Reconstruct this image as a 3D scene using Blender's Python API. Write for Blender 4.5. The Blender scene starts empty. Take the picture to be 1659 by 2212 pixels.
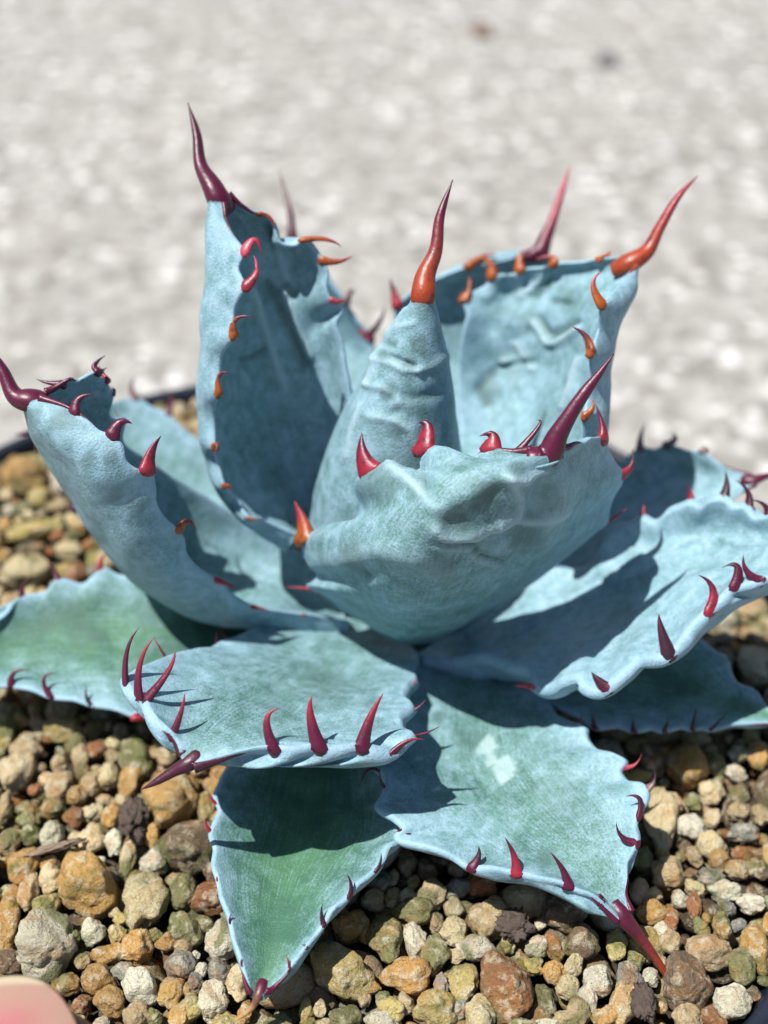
import bpy, bmesh, math, random
import numpy as np
from mathutils import Vector, noise, Matrix
from mathutils.bvhtree import BVHTree

random.seed(7)
rng = np.random.default_rng(7)
sc = bpy.context.scene

# ------------------------------------------------------------------ camera, sky, sun, exposure
CAM = np.array([0.0, -14.1, 15.0])          # centimetres; the gravel top is z = 0
PITCH = math.radians(40.0)
FPX, CX, CY = 2670.0, 829.5, 1106.0         # focal length in the units of a 1659 x 2212 picture
cam_data = bpy.data.cameras.new('camera')
cam = bpy.data.objects.new('camera', cam_data)
sc.collection.objects.link(cam)
cam.location = CAM * .01
cam.rotation_euler = (math.pi / 2 - PITCH, 0, 0)
cam_data.sensor_fit = 'VERTICAL'
cam_data.sensor_height = 36.0
cam_data.lens = 36.0 * FPX / 2212.0
cam_data.clip_start = .01
cam_data.clip_end = 200
cam_data.dof.use_dof = True
cam_data.dof.focus_distance = .160
cam_data.dof.aperture_fstop = 12.0
sc.camera = cam

SUN = Vector((-.41, -.08, 1.0)).normalized()
world = bpy.data.worlds.new('World'); sc.world = world; world.use_nodes = True
wn = world.node_tree.nodes; wl = world.node_tree.links
sky = wn.new('ShaderNodeTexSky'); sky.sky_type = 'NISHITA'; sky.sun_disc = False
sky.sun_elevation = math.asin(SUN.z)
sky.sun_rotation = math.atan2(SUN.x, SUN.y)
wl.new(sky.outputs[0], wn['Background'].inputs[0])
wn['Background'].inputs[1].default_value = .066
sd = bpy.data.lights.new('sun', 'SUN'); sd.energy = 5.0; sd.angle = math.radians(.55); sd.color = (1, .965, .91)
so = bpy.data.objects.new('sun', sd); sc.collection.objects.link(so)
so.rotation_euler = SUN.to_track_quat('Z', 'Y').to_euler()
vs = sc.view_settings
vs.view_transform = 'Standard'; vs.look = 'None'; vs.gamma = 1; vs.exposure = 0.58; vs.use_curve_mapping = False
sc.cycles.max_bounces = 6

# ------------------------------------------------------------------ helpers
CP, SP = math.cos(PITCH), math.sin(PITCH)
FWD = np.array([0, CP, -SP]); UPV = np.array([0, SP, CP]); RGT = np.array([1.0, 0, 0])

def ray(px, py):
    return FWD + (px - CX) / FPX * RGT - (py - CY) / FPX * UPV
def at_y(px, py, y):
    d = ray(px, py); return CAM + d * ((y - CAM[1]) / d[1])
def at_z(px, py, z):
    d = ray(px, py); return CAM + d * ((z - CAM[2]) / d[2])
def at_depth(px, py, dep):
    return CAM + ray(px, py) * dep
def depth(p):
    return float(np.dot(np.asarray(p) - CAM, FWD))
def proj(p):
    q = np.asarray(p) - CAM
    d = q @ FWD
    return np.stack([CX + FPX * (q @ RGT) / d, CY - FPX * (q @ UPV) / d], -1)

def tag(o, label=None, cat=None, group=None, kind=None):
    if label: o['label'] = label
    if cat: o['category'] = cat
    if group: o['group'] = group
    if kind: o['kind'] = kind
    return o

def link(name, me, mat=None, parent=None, smooth=True):
    o = bpy.data.objects.new(name, me); sc.collection.objects.link(o)
    if mat is not None and len(me.materials) == 0: me.materials.append(mat)
    if parent is not None: o.parent = parent
    if smooth and len(me.polygons): me.polygons.foreach_set('use_smooth', [True] * len(me.polygons))
    return o

def mesh(name, verts, faces, uv=None, attrs=None):
    """vertices in centimetres; uv per vertex; attrs: name -> float per vertex"""
    me = bpy.data.meshes.new(name)
    me.from_pydata((np.asarray(verts) * .01).tolist(), [], faces)
    if uv is not None:
        lay = me.uv_layers.new(name='UVMap')
        li = np.empty(len(me.loops), dtype=np.int32); me.loops.foreach_get('vertex_index', li)
        lay.data.foreach_set('uv', np.asarray(uv)[li].ravel())
    for k, v in (attrs or {}).items():
        v = np.asarray(v, dtype=np.float32)
        if v.ndim == 1:
            a = me.attributes.new(k, 'FLOAT', 'POINT'); a.data.foreach_set('value', v)
        else:
            a = me.attributes.new(k, 'FLOAT_COLOR', 'POINT'); a.data.foreach_set('color', v.ravel())
    me.update()
    return me

def spline(knots, pts, x):
    """cubic Hermite through pts (n, ...) at knots, finite-difference tangents"""
    knots = np.asarray(knots, float); pts = np.asarray(pts, float)
    n = len(knots)
    d = (pts[1:] - pts[:-1]) / (knots[1:] - knots[:-1]).reshape((-1,) + (1,) * (pts.ndim - 1))
    h = knots[1:] - knots[:-1]
    m = np.empty_like(pts); m[0] = d[0]; m[-1] = d[-1]
    for i in range(1, n - 1):
        m[i] = (d[i - 1] * h[i] + d[i] * h[i - 1]) / (h[i] + h[i - 1])
    x = np.asarray(x, float)
    k = np.clip(np.searchsorted(knots, x, side='right') - 1, 0, n - 2)
    t = ((x - knots[k]) / h[k]).reshape((-1,) + (1,) * (pts.ndim - 1))
    hh = h[k].reshape(t.shape)
    return ((2*t**3 - 3*t**2 + 1) * pts[k] + (t**3 - 2*t**2 + t) * hh * m[k]
            + (-2*t**3 + 3*t**2) * pts[k + 1] + (t**3 - t**2) * hh * m[k + 1])

def sstep(a, b, x):
    t = np.clip((x - a) / (b - a), 0, 1); return t * t * (3 - 2 * t)

# ------------------------------------------------------------------ materials
class NT:
    def __init__(self, name):
        self.mat = bpy.data.materials.new(name); self.mat.use_nodes = True
        self.n = self.mat.node_tree.nodes; self.l = self.mat.node_tree.links
        self.bsdf = self.n['Principled BSDF']
    def node(self, t, **kw):
        nd = self.n.new(t)
        for k, v in kw.items(): setattr(nd, k, v)
        return nd
    def put(self, nd, sock, v):
        s = nd.inputs[sock]
        if hasattr(v, 'links') or isinstance(v, bpy.types.NodeSocket): self.l.new(v, s)
        else: s.default_value = v
    def noise(self, vec, scale, detail=4, rough=.55, dist=0, out=0):
        nd = self.node('ShaderNodeTexNoise'); self.put(nd, 'Vector', vec)
        nd.inputs['Scale'].default_value = scale; nd.inputs['Detail'].default_value = detail
        nd.inputs['Roughness'].default_value = rough; nd.inputs['Distortion'].default_value = dist
        return nd.outputs[out]
    def math(self, op, a, b=0.0, c=0.0, clamp=False):
        nd = self.node('ShaderNodeMath', operation=op); nd.use_clamp = clamp
        self.put(nd, 0, a); self.put(nd, 1, b)
        if op in ('MULTIPLY_ADD',): self.put(nd, 2, c)
        return nd.outputs[0]
    def ramp(self, f, a, b, lo=0.0, hi=1.0):
        nd = self.node('ShaderNodeMapRange'); nd.interpolation_type = 'SMOOTHSTEP'
        self.put(nd, 0, f); nd.inputs[1].default_value = a; nd.inputs[2].default_value = b
        nd.inputs[3].default_value = lo; nd.inputs[4].default_value = hi
        return nd.outputs[0]
    def mix(self, f, a, b, blend='MIX'):
        nd = self.node('ShaderNodeMix', data_type='RGBA', blend_type=blend)
        self.put(nd, 0, f)
        for i, v in ((6, a), (7, b)):
            if isinstance(v, tuple) and len(v) == 3: v = (*v, 1)
            self.put(nd, i, v)
        return nd.outputs[2]
    def attr(self, name, fac=True):
        nd = self.node('ShaderNodeAttribute', attribute_name=name); return nd.outputs['Fac' if fac else 'Color']
    def bump(self, h, strength, dist, normal=None):
        nd = self.node('ShaderNodeBump'); self.put(nd, 'Height', h)
        nd.inputs['Strength'].default_value = strength; nd.inputs['Distance'].default_value = dist
        if normal is not None: self.put(nd, 'Normal', normal)
        return nd.outputs[0]
    def set(self, **kw):
        for k, v in kw.items():
            k = k.replace('_', ' ')
            if isinstance(v, tuple) and len(v) == 3 and k.endswith('Color'): v = (*v, 1)
            self.put(self.bsdf, k, v)
        return self.mat

def leaf_material():
    m = NT('waxy_agave_leaf')
    tc = m.node('ShaderNodeTexCoord'); obj = tc.outputs['Object']; uv = tc.outputs['UV']
    mp = m.node('ShaderNodeMapping'); m.put(mp, 'Vector', uv); mp.inputs['Scale'].default_value = (55, 5, 1)
    streak = m.noise(mp.outputs[0], 1.0, 4, .6)
    big = m.noise(obj, 140, 5, .6, .4)
    mid = m.noise(obj, 520, 4, .6, .3)
    fine = m.noise(obj, 3200, 3, .65)
    g = m.attr('green')
    w = m.math('MULTIPLY_ADD', g, -.74, .86)
    w = m.math('MULTIPLY_ADD', m.math('SUBTRACT', big, .5), .8, w)
    w = m.math('MULTIPLY_ADD', m.math('SUBTRACT', streak, .5), m.math('MULTIPLY_ADD', g, .95, .22), w)
    w = m.math('MULTIPLY_ADD', m.math('SUBTRACT', mid, .5), .42, w)
    w = m.math('MULTIPLY_ADD', m.math('SUBTRACT', fine, .5), 1.1, w)
    w = m.math('MULTIPLY_ADD', m.attr('edge'), .28, w)
    w = m.ramp(w, .0, 1.0)
    deep = m.mix(m.ramp(big, .35, .65), (.036, .112, .070), (.060, .165, .078))
    wax = m.mix(m.ramp(mid, .3, .7), (.184, .330, .398), (.280, .430, .532))
    col = m.mix(w, deep, wax)
    col = m.mix(m.math('MULTIPLY', m.attr('edge'), .16), col, (.28, .40, .48))
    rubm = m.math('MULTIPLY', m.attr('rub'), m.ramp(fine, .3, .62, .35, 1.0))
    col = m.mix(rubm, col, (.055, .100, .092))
    col = m.mix(m.math('MULTIPLY', m.attr('bloom_light'), .8), col, (.36, .50, .56))  # waxy ridges, paled in colour as if catching light
    # worn bloom: thin dark scratches where the powder has been rubbed off
    sm = m.node('ShaderNodeMapping'); m.put(sm, 'Vector', obj); sm.inputs['Rotation'].default_value = (.3, .5, .8); sm.inputs['Scale'].default_value = (520, 90, 300)
    scr = m.noise(sm.outputs[0], 1.0, 2, .5)
    scr = m.math('MULTIPLY', m.ramp(scr, .70, .76), m.ramp(big, .48, .62))
    col = m.mix(m.math('MULTIPLY', scr, .0), col, (.10, .20, .19))
    col = m.mix(m.attr('stain'), col, (.36, .50, .50))
    vor = m.node('ShaderNodeTexVoronoi'); m.put(vor, 'Vector', obj); vor.inputs['Scale'].default_value = 330
    sp = m.math('MULTIPLY', m.ramp(vor.outputs['Distance'], .05, .09, 1, 0), .55)
    col = m.mix(m.math('MULTIPLY', sp, m.ramp(big, .5, .6)), col, (.36, .46, .45))
    b = m.bump(fine, .6, .00025)
    b = m.bump(mid, .2, .0005, b)
    rough = m.ramp(mid, .3, .7, .5, .66)
    return m.set(Base_Color=col, Roughness=rough, Normal=b, Specular_IOR_Level=.42)

def horn_material():
    m = NT('glossy_spine_horn')
    tc = m.node('ShaderNodeTexCoord')
    sep = m.node('ShaderNodeSeparateXYZ'); m.put(sep, 0, tc.outputs['UV'])
    oi = m.node('ShaderNodeObjectInfo')
    v = sep.outputs[1]
    nz = m.noise(tc.outputs['Object'], 700, 4, .6)
    vv = m.math('MULTIPLY_ADD', m.math('SUBTRACT', nz, .5), .5, v)
    tip = m.attr('tipcol', False)
    base = m.attr('basecol', False)
    col = m.mix(m.ramp(vv, .12, .85), base, tip)
    col = m.mix(m.math('MULTIPLY', m.ramp(nz, .5, .68), .6), col, (.028, .008, .012), 'MIX')
    b = m.bump(m.noise(tc.outputs['Object'], 1500, 3), .22, .0003)
    return m.set(Base_Color=col, Roughness=.40, Normal=b, Specular_IOR_Level=.45)

def pebble_material(name, from_attr):
    m = NT(name)
    tc = m.node('ShaderNodeTexCoord')
    geo = m.node('ShaderNodeNewGeometry')
    pos = geo.outputs['Position']
    if from_attr:
        base = m.attr('Col', False)
    else:
        oi = m.node('ShaderNodeObjectInfo'); base = oi.outputs['Color']
    n1 = m.noise(pos, 210, 5, .6, .5)
    n2 = m.noise(pos, 620, 5, .65)
    n3 = m.noise(pos, 2300, 4, .7)
    n4 = m.noise(pos, 165, 3, .5, .8)
    n5 = m.noise(pos, 90, 2, .5)
    col = m.mix(m.ramp(n1, .50, .66), base, m.mix(.5, base, (.46, .21, .055)))
    col = m.mix(m.math('MULTIPLY', m.ramp(n2, .48, .66), .65), col, (.66, .60, .44))
    col = m.mix(m.math('MULTIPLY', m.ramp(n4, .55, .68), .75), col, (.10, .125, .030))
    col = m.mix(m.math('MULTIPLY', m.ramp(n3, .55, .74), .55), col, (.10, .075, .045))
    col = m.mix(m.math('MULTIPLY', m.ramp(n5, .3, .7), .30), col, (.16, .13, .08))
    b = m.bump(n3, .95, .0006)
    b = m.bump(n2, .85, .0013, b)
    return m.set(Base_Color=col, Roughness=.88, Normal=b, Specular_IOR_Level=.25)

M = {}
M['leaf'] = leaf_material()
M['horn'] = horn_material()
M['pebble'] = pebble_material('pumice_pebble', False)
M['fill'] = pebble_material('pumice_gravel', True)

def simple(name, col, rough=.7, bump_scale=None, bump_d=.0005, var=.25, vscale=300, spec=.4):
    m = NT(name); tc = m.node('ShaderNodeTexCoord')
    nz = m.noise(tc.outputs['Object'], vscale, 4, .6)
    c = m.mix(nz, tuple(x * (1 - var) for x in col), tuple(min(1, x * (1 + var)) for x in col))
    kw = dict(Base_Color=c, Roughness=rough, Specular_IOR_Level=spec)
    if bump_scale: kw['Normal'] = m.bump(m.noise(tc.outputs['Object'], bump_scale, 4, .6), .6, bump_d)
    return m.set(**kw)
M['pot'] = simple('dark_pot_plastic', (.012, .016, .028), .38, 900, .0002)
M['soil'] = simple('gap_shade_grit', (.045, .034, .02), .95, 700, .002, .5, 500)  # dark soil, its colour deepened for the shade in the pebble gaps
M['stem'] = simple('painted_shade_stem', (.05, .08, .06), .9, 500, .001)  # stem colour darkened so that it looks shaded between the leaves
M['bark'] = simple('rough_bark', (.075, .055, .045), .95, 900, .0015, .6, 900)
M['twig'] = simple('dry_twig', (.20, .15, .11), .9, 900, .0005, .4, 900)

def concrete_material():
    m = NT('pale_concrete'); tc = m.node('ShaderNodeTexCoord'); o = tc.outputs['Object']
    a = m.noise(o, 95, 6, .62, .3); b_ = m.noise(o, 150, 4, .6); c_ = m.noise(o, 14, 4, .55)
    vo = m.node('ShaderNodeTexVoronoi'); m.put(vo, 'Vector', o); vo.inputs['Scale'].default_value = 150
    v2 = m.node('ShaderNodeTexVoronoi'); m.put(v2, 'Vector', o); v2.inputs['Scale'].default_value = 95
    s1 = m.node('ShaderNodeSeparateColor'); m.put(s1, 0, vo.outputs['Color'])
    s2 = m.node('ShaderNodeSeparateColor'); m.put(s2, 0, v2.outputs['Color'])
    col = m.mix(m.ramp(a, .34, .66), (.185, .178, .163), (.360, .351, .330))
    col = m.mix(m.math('MULTIPLY', m.ramp(s1.outputs[0], .78, .86), m.ramp(vo.outputs['Distance'], .25, .5, 1, 0)), col, (.60, .59, .57))
    col = m.mix(m.math('MULTIPLY', m.ramp(s1.outputs[1], .80, .88), m.ramp(vo.outputs['Distance'], .25, .5, .9, 0)), col, (.12, .112, .098))
    col = m.mix(m.math('MULTIPLY', m.ramp(s2.outputs[0], .66, .74), m.ramp(v2.outputs['Distance'], .2, .42, 1, 0)), col, (.60, .59, .57))
    col = m.mix(m.math('MULTIPLY', m.ramp(s2.outputs[1], .72, .80), m.ramp(v2.outputs['Distance'], .2, .42, .95, 0)), col, (.16, .145, .125))
    col = m.mix(m.math('MULTIPLY', m.ramp(c_, .5, .64), .25), col, (.27, .25, .225))
    return m.set(Base_Color=col, Roughness=.92, Normal=m.bump(b_, .5, .002), Specular_IOR_Level=.2)
M['concrete'] = concrete_material()

# ------------------------------------------------------------------ the setting: concrete floor, pot, gravel bed
POT_C = np.array([-1.56, -.42]); POT_R = 8.5; FLOOR = -9.6
g = 1500.0
fl = link('concrete_floor', mesh('concrete_floor', [(-g, -g, FLOOR), (g, -g, FLOOR), (g, g, FLOOR), (-g, g, FLOOR)], [(0, 1, 2, 3)]), M['concrete'])
tag(fl, kind='structure')

def lathe(prof, n=96, cx=0.0, cy=0.0):
    v, f = [], []
    for (r, z) in prof:
        for i in range(n):
            a = 2 * math.pi * i / n
            v.append((cx + r * math.cos(a), cy + r * math.sin(a), z))
    for j in range(len(prof) - 1):
        for i in range(n):
            f.append((j * n + i, j * n + (i + 1) % n, (j + 1) * n + (i + 1) % n, (j + 1) * n + i))
    return v, f
pot = bpy.data.objects.new('plant_pot', None); sc.collection.objects.link(pot)
pot.location = (POT_C[0] * .01, POT_C[1] * .01, FLOOR * .01)
tag(pot, 'round dark plastic pot filled with pebbles around the agave', 'plant pot')
zb = -FLOOR
v, f = lathe([(.01, 0), (6.1, 0), (6.25, .15), (8.35, zb - 1.2), (8.35, zb - .9), (8.1, zb - .9), (8.1, zb - 1.2), (6.0, .4), (.01, .4)])
link('wall', mesh('wall', v, f), M['pot'], pot)
v, f = lathe([(8.36, zb - 1.25), (8.66, zb - 1.2), (8.70, zb - 1.1), (8.72, zb + .02), (8.70, zb + .07), (8.65, zb + .09), (8.55, zb + .09), (8.50, zb + .06), (8.48, zb), (8.2, zb - .95)])
link('rim', mesh('rim', v, f), M['pot'], pot)

def soil():
    v, f = [], []
    nr, na = 40, 120
    for j in range(nr + 1):
        for i in range(na):
            r = 8.42 * j / nr; a = 2 * math.pi * i / na
            x, y = POT_C[0] + r * math.cos(a), POT_C[1] + r * math.sin(a)
            v.append((x, y, -.55 + .12 * noise.noise(Vector((x * 1.5, y * 1.5, 0)))))
    for j in range(nr):
        for i in range(na):
            f.append((j * na + i, (j + 1) * na + i, (j + 1) * na + (i + 1) % na, j * na + (i + 1) % na))
    return v, f
v, f = soil()
bed = link('ground_grit', mesh('ground_grit', v, f), M['soil']); tag(bed, kind='structure')

# ------------------------------------------------------------------ the agave
agave = bpy.data.objects.new('agave_plant', None); sc.collection.objects.link(agave)
agave.location = (.003, 0, 0)
tag(agave, 'blue-green agave rosette with maroon hooked teeth and long spines, growing in pebbles', 'agave')
OX = np.array([.3, 0, 0])
COLS = {'m': (.080, .005, .026), 'r': (.25, .015, .032), 'o': (.29, .068, .010), 'k': (.035, .010, .020),
        'p': (.40, .055, .085), 'd': (.055, .008, .022), 't': (.42, .26, .11), 'f': (.28, .040, .012), 'g': (.16, .10, .10)}
LEAF_TRIS_V, LEAF_TRIS_F = [], []
LEAVES = {}

def tube_rings(path, wv, rw, rn, sides=10):
    """path (n,3), wv width direction per ring, rw/rn half sizes; returns verts, faces with pointed end"""
    n = len(path)
    tan = np.gradient(path, axis=0); tan /= np.linalg.norm(tan, axis=1)[:, None] + 1e-9
    vs_, fs = [], []
    for i in range(n):
        w = wv[i] - tan[i] * np.dot(wv[i], tan[i]); w /= np.linalg.norm(w) + 1e-9
        b = np.cross(tan[i], w)
        for k in range(sides):
            a = 2 * math.pi * k / sides
            vs_.append(path[i] + w * rw[i] * math.cos(a) + b * rn[i] * math.sin(a))
    for i in range(n - 1):
        for k in range(sides):
            fs.append((i * sides + k, i * sides + (k + 1) % sides, (i + 1) * sides + (k + 1) % sides, (i + 1) * sides + k))
    fs.append(tuple(range(sides))[::-1]); fs.append(tuple((n - 1) * sides + k for k in range(sides)))
    return vs_, fs

def colattr(n, c): return np.tile(np.array([*c, 1.0], dtype=np.float32), (n, 1))

def make_tooth(leaf, base, tang, outw, tip_px, ctrl_px, wpx, cb, ct, dd=0.0):
    dep = depth(base)
    base_px = proj(base)
    k = dep / FPX
    tip = at_depth(tip_px[0], tip_px[1], dep + dd)
    L = np.linalg.norm(tip - base)
    if ctrl_px is None:
        ctrl = base + (tip - base) * .35 + outw * L * .28
    else:
        ctrl = at_depth(ctrl_px[0], ctrl_px[1], dep + dd * .5)
    dirn = outw * 1.3 + (ctrl - base) / (np.linalg.norm(ctrl - base) + 1e-9)
    dirn /= np.linalg.norm(dirn) + 1e-9
    e0 = min(.085, .35 * L)
    n = 15
    t = np.linspace(0, 1, n)[:, None]
    cur = base * (1 - t) ** 2 + 2 * ctrl * t * (1 - t) + tip * t ** 2
    path = np.vstack([base - dirn * e0, base - dirn * e0 * .8, base - dirn * e0 * .4, cur])
    u = np.concatenate([[-.06, -.04, -.02], t[:, 0]])
    w0 = wpx * k * .53
    uu = np.clip(u, 0, 1)
    body = w0 * (.60 * (1 - uu ** 1.25) + .025)
    flare = w0 * .75 * np.exp(-uu / .12)
    rw = body + flare * .30
    rn = body * .68 + flare * .05
    for q_, m_ in ((0, .25), (1, .6), (2, .88)): rw[q_] *= m_; rn[q_] *= m_
    vs_, fs = tube_rings(path, np.tile(tang, (len(path), 1)), rw, rn, 9)
    uv = np.repeat(np.stack([np.zeros(len(u)), uu], -1), 9, 0)
    return vs_, fs, uv

def horn_obj(name, vs_, fs, uv, cb, ct, leaf):
    n = len(vs_)
    me = mesh(name, np.asarray(vs_) - OX, fs, uv, {'basecol': colattr(n, COLS[cb]), 'tipcol': colattr(n, COLS[ct])})
    return link(name, me, M['horn'], leaf)

def make_leaf(key, label, rows, mode, hint, teethL=(), teethR=(), face='ad', tb=.55, tt=.14, te=.05, amp=.10, bw=.26,
              green=(.2, .2), imprint=(), wobble=.05, wob_sc=.9, nt=130, ns=64, spine=None, spine_w=24, scol='mm', horn_len=(.6, .6), horn_r=.035,
              stains=(), ridge=0.0, creases=(), bump_vec=None, outL=None, outR=None, rubs=()):
    G_ = []
    for r in rows:
        G_.append([np.array(p[1:]) if p[0] == 'W' else (at_y(*p) if mode == 'Y' else at_z(*p)) for p in r])
    G_ = np.array(G_)                                   # (nr, nc, 3)
    nr, nc = G_.shape[:2]
    midc = G_[:, nc // 2]
    kn = np.concatenate([[0], np.cumsum(np.linalg.norm(np.diff(midc, axis=0), axis=1))]); length = kn[-1]; kn = kn / kn[-1]
    tpar = np.linspace(0, 1, nt) ** .96
    A = spline(kn, G_, tpar)                            # (nt, nc, 3)
    spar = np.linspace(-1, 1, ns); spar = np.sin(spar * math.pi / 2) * .35 + spar * .65
    B = spline(np.linspace(-1, 1, nc), np.swapaxes(A, 0, 1), spar)     # (ns, nt, 3)
    S = np.swapaxes(B, 0, 1).copy()                     # (nt, ns, 3)
    # scalloped margin: a swelling under every tooth
    info = []
    for side, teeth in ((0, teethL), (-1, teethR)):
        ol = outL if side == 0 else outR
        if ol is not None:                               # the margin's own wavy outline, at the depth the leaf has there
            pe = proj(S[:, side]); fa = np.concatenate([[0], np.cumsum(np.linalg.norm(np.diff(pe, axis=0), axis=1))]); fa /= fa[-1]
            O_ = np.array(ol, float); fo = np.concatenate([[0], np.cumsum(np.linalg.norm(np.diff(O_, axis=0), axis=1))]); fo /= fo[-1]
            tg = spline(fo, O_, fa)
            dep_e = (S[:, side] - CAM) @ FWD
            new = np.array([at_depth(x, y, d) for (x, y), d in zip(tg, dep_e)])
            wgt = sstep(.30, 1, np.abs(spar)) * ((spar < 0) if side == 0 else (spar > 0))
            S += (new - S[:, side])[:, None, :] * wgt[None, :, None]
        edge = S[:, side]; inn = S[:, 3 if side == 0 else -4]
        out = edge - inn; out /= np.linalg.norm(out, axis=1)[:, None] + 1e-9
        if bump_vec:
            bv = np.array(bump_vec[0 if side == 0 else 1]); tg_ = np.gradient(edge, axis=0); tg_ /= np.linalg.norm(tg_, axis=1)[:, None] + 1e-9
            pv = bv[None] - tg_ * (tg_ @ bv)[:, None]; pv /= np.linalg.norm(pv, axis=1)[:, None] + 1e-9
            out = out * .25 + pv; out /= np.linalg.norm(out, axis=1)[:, None]
        px = proj(edge); arc = np.concatenate([[0], np.cumsum(np.linalg.norm(np.diff(edge, axis=0), axis=1))])
        e = np.zeros(nt); idx = []
        for th in teeth:
            i = int(np.argmin(((px[3:-2] - np.array(th[0])) ** 2).sum(1))) + 3
            idx.append(i)
            e = np.maximum(e, amp * np.exp(-np.abs((arc - arc[i]) / bw) ** 1.7))
        if len(teeth) == 0:
            e = amp * .5 * (1 + np.sin(arc / bw * 2.2)) * .5
        if ol is not None: e = e * 0
        e = (e - amp * .30 * (ol is None)) * sstep(0, .12, tpar) * sstep(1, .94, tpar)
        e = e + .012 * np.array([noise.noise(Vector((a * 3.1, side * 7.0, len(key) + ord(key[0])))) for a in arc])
        w = sstep(.62, 1, np.abs(spar)) * ((spar < 0) if side == 0 else (spar > 0))
        S += (out * e[:, None])[:, None, :] * w[None, :, None]
        info.append((teeth, idx, out))
    # normals
    def normals(S):
        dt = np.gradient(S, axis=0); ds = np.gradient(S, axis=1)
        n = np.cross(ds, dt); n /= np.linalg.norm(n, axis=2)[..., None] + 1e-9
        return n
    n = normals(S)
    c = n[nt // 3: 2 * nt // 3, ns // 2 - 4: ns // 2 + 4].reshape(-1, 3).mean(0)
    sgn = 1.0 if np.dot(c, np.array(hint)) > 0 else -1.0
    n = n * sgn                                          # adaxial normal
    T, Sg = np.meshgrid(tpar, spar, indexing='ij')
    h = np.zeros((nt, ns))
    seed = sum(ord(ch) for ch in key) * 1.37
    for i in range(nt):
        for j in range(ns):
            p = S[i, j]
            h[i, j] = noise.noise(Vector((p[0] * wob_sc + seed, p[1] * wob_sc, p[2] * wob_sc))) + .45 * noise.noise(Vector((p[0] * 2.6 * wob_sc, p[1] * 2.6 * wob_sc + seed, p[2] * 2.6 * wob_sc)))
    taper = sstep(1, .85, T) * sstep(0, .12, T)
    h = h * wobble * taper * (1 - .5 * np.abs(Sg) ** 4)
    # bud imprints: the scalloped, toothed outline of the neighbouring leaf pressed into the surface
    for (c0, c1, a, cnt, ph, dep_, w_) in imprint:
        x = T * cnt + ph
        saw = np.abs((x % 1) - .5) * 2
        hook = np.clip(saw - .72, 0, 1) / .28
        line = c0 + (c1 - c0) * T + a * (saw ** 1.5 - .4) + a * 1.1 * hook ** 2 * np.sign(a)
        line = line + .035 * np.sin(T * 23 + ph * 9)
        d = Sg - line
        gate = sstep(0.10, .22, T) * sstep(.97, .82, T)
        h += dep_ * gate * (np.exp(-(d / w_) ** 2) - .75 * np.exp(-((d + 1.7 * w_ * np.sign(c0 + 1e-6)) / (1.3 * w_)) ** 2))
    crz = np.zeros((nt, ns))
    if creases:
        pp = proj(S)
        for (line, hh, wpx) in creases:
            best = np.full((nt, ns), 1e9)
            for (x0, y0), (x1, y1) in zip(line[:-1], line[1:]):
                dx, dy = x1 - x0, y1 - y0
                u_ = np.clip(((pp[..., 0] - x0) * dx + (pp[..., 1] - y0) * dy) / (dx * dx + dy * dy + 1e-9), 0, 1)
                best = np.minimum(best, np.hypot(pp[..., 0] - x0 - u_ * dx, pp[..., 1] - y0 - u_ * dy))
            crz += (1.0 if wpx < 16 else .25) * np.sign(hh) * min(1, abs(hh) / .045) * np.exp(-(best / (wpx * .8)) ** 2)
            h += 1.5 * hh * np.exp(-(best / wpx) ** 2) * (-1 if face == 'ab' else 1)
    if ridge:
        h += ridge * np.sin(Sg * 9 + .8 * np.sin(T * 7)) * taper * .5
    S = S + n * h[..., None]
    n = normals(S) * sgn
    prof = np.clip(1 - np.abs(Sg) ** 2.2, 0, 1) ** .75
    th = (tb * (1 - T) ** 1.2 + tt) * prof * sstep(1.02, .9, T) + te * (.5 + .5 * (1 - T)) + te * .2
    if face == 'ad':
        top, bot = S, S - n * th[..., None]
    else:
        bot, top = S, S + n * th[..., None]
    Nv = nt * ns
    # rounded edge: mid rim points pushed outward
    rimv = []
    rim_idx = {}
    verts = [*top.reshape(-1, 3), *bot.reshape(-1, 3)]
    faces = []
    def q(a, b, c_, d_, flip):
        faces.append((a, b, c_, d_) if not flip else (d_, c_, b, a))
    fl_ = sgn < 0
    for i in range(nt - 1):
        for j in range(ns - 1):
            a = i * ns + j
            q(a, a + 1, a + ns + 1, a + ns, fl_)
            q(Nv + a, Nv + a + ns, Nv + a + ns + 1, Nv + a + 1, fl_)
    edge_attr = np.clip((np.abs(Sg) - .93) / .07, 0, 1).ravel()
    base_n = 2 * Nv
    outL = info[0][2]; outR = info[1][2]
    for side, o_ in ((0, outL), (ns - 1, outR)):
        st = len(verts)
        for i in range(nt):
            verts.append((top[i, side] + bot[i, side]) / 2 + o_[i] * np.linalg.norm(top[i, side] - bot[i, side]) * .45)
        for i in range(nt - 1):
            a, b_ = i * ns + side, (i + 1) * ns + side
            fl2 = fl_ if side == 0 else not fl_
            q(a, b_, st + i + 1, st + i, fl2)
            q(st + i, st + i + 1, Nv + b_, Nv + a, fl2)
    # close the two ends
    for i, fl3 in ((0, not fl_), (nt - 1, fl_)):
        for j in range(ns - 1):
            a = i * ns + j
            q(a, a + 1, Nv + a + 1, Nv + a, not fl3)
    uvg = np.stack([Sg.ravel(), T.ravel()], -1)
    uv = np.vstack([uvg, uvg, np.stack([np.full(nt, -1.0), tpar], -1), np.stack([np.full(nt, 1.0), tpar], -1)])
    gr = (green[0] * (1 - np.abs(Sg) ** 1.6) + green[1]).ravel()
    rub = np.clip(-crz, 0, 1).ravel(); blo = np.clip(crz, 0, 1).ravel()  # crease relief painted in: hollows shaded dark, bloomed ridges lightened
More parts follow.
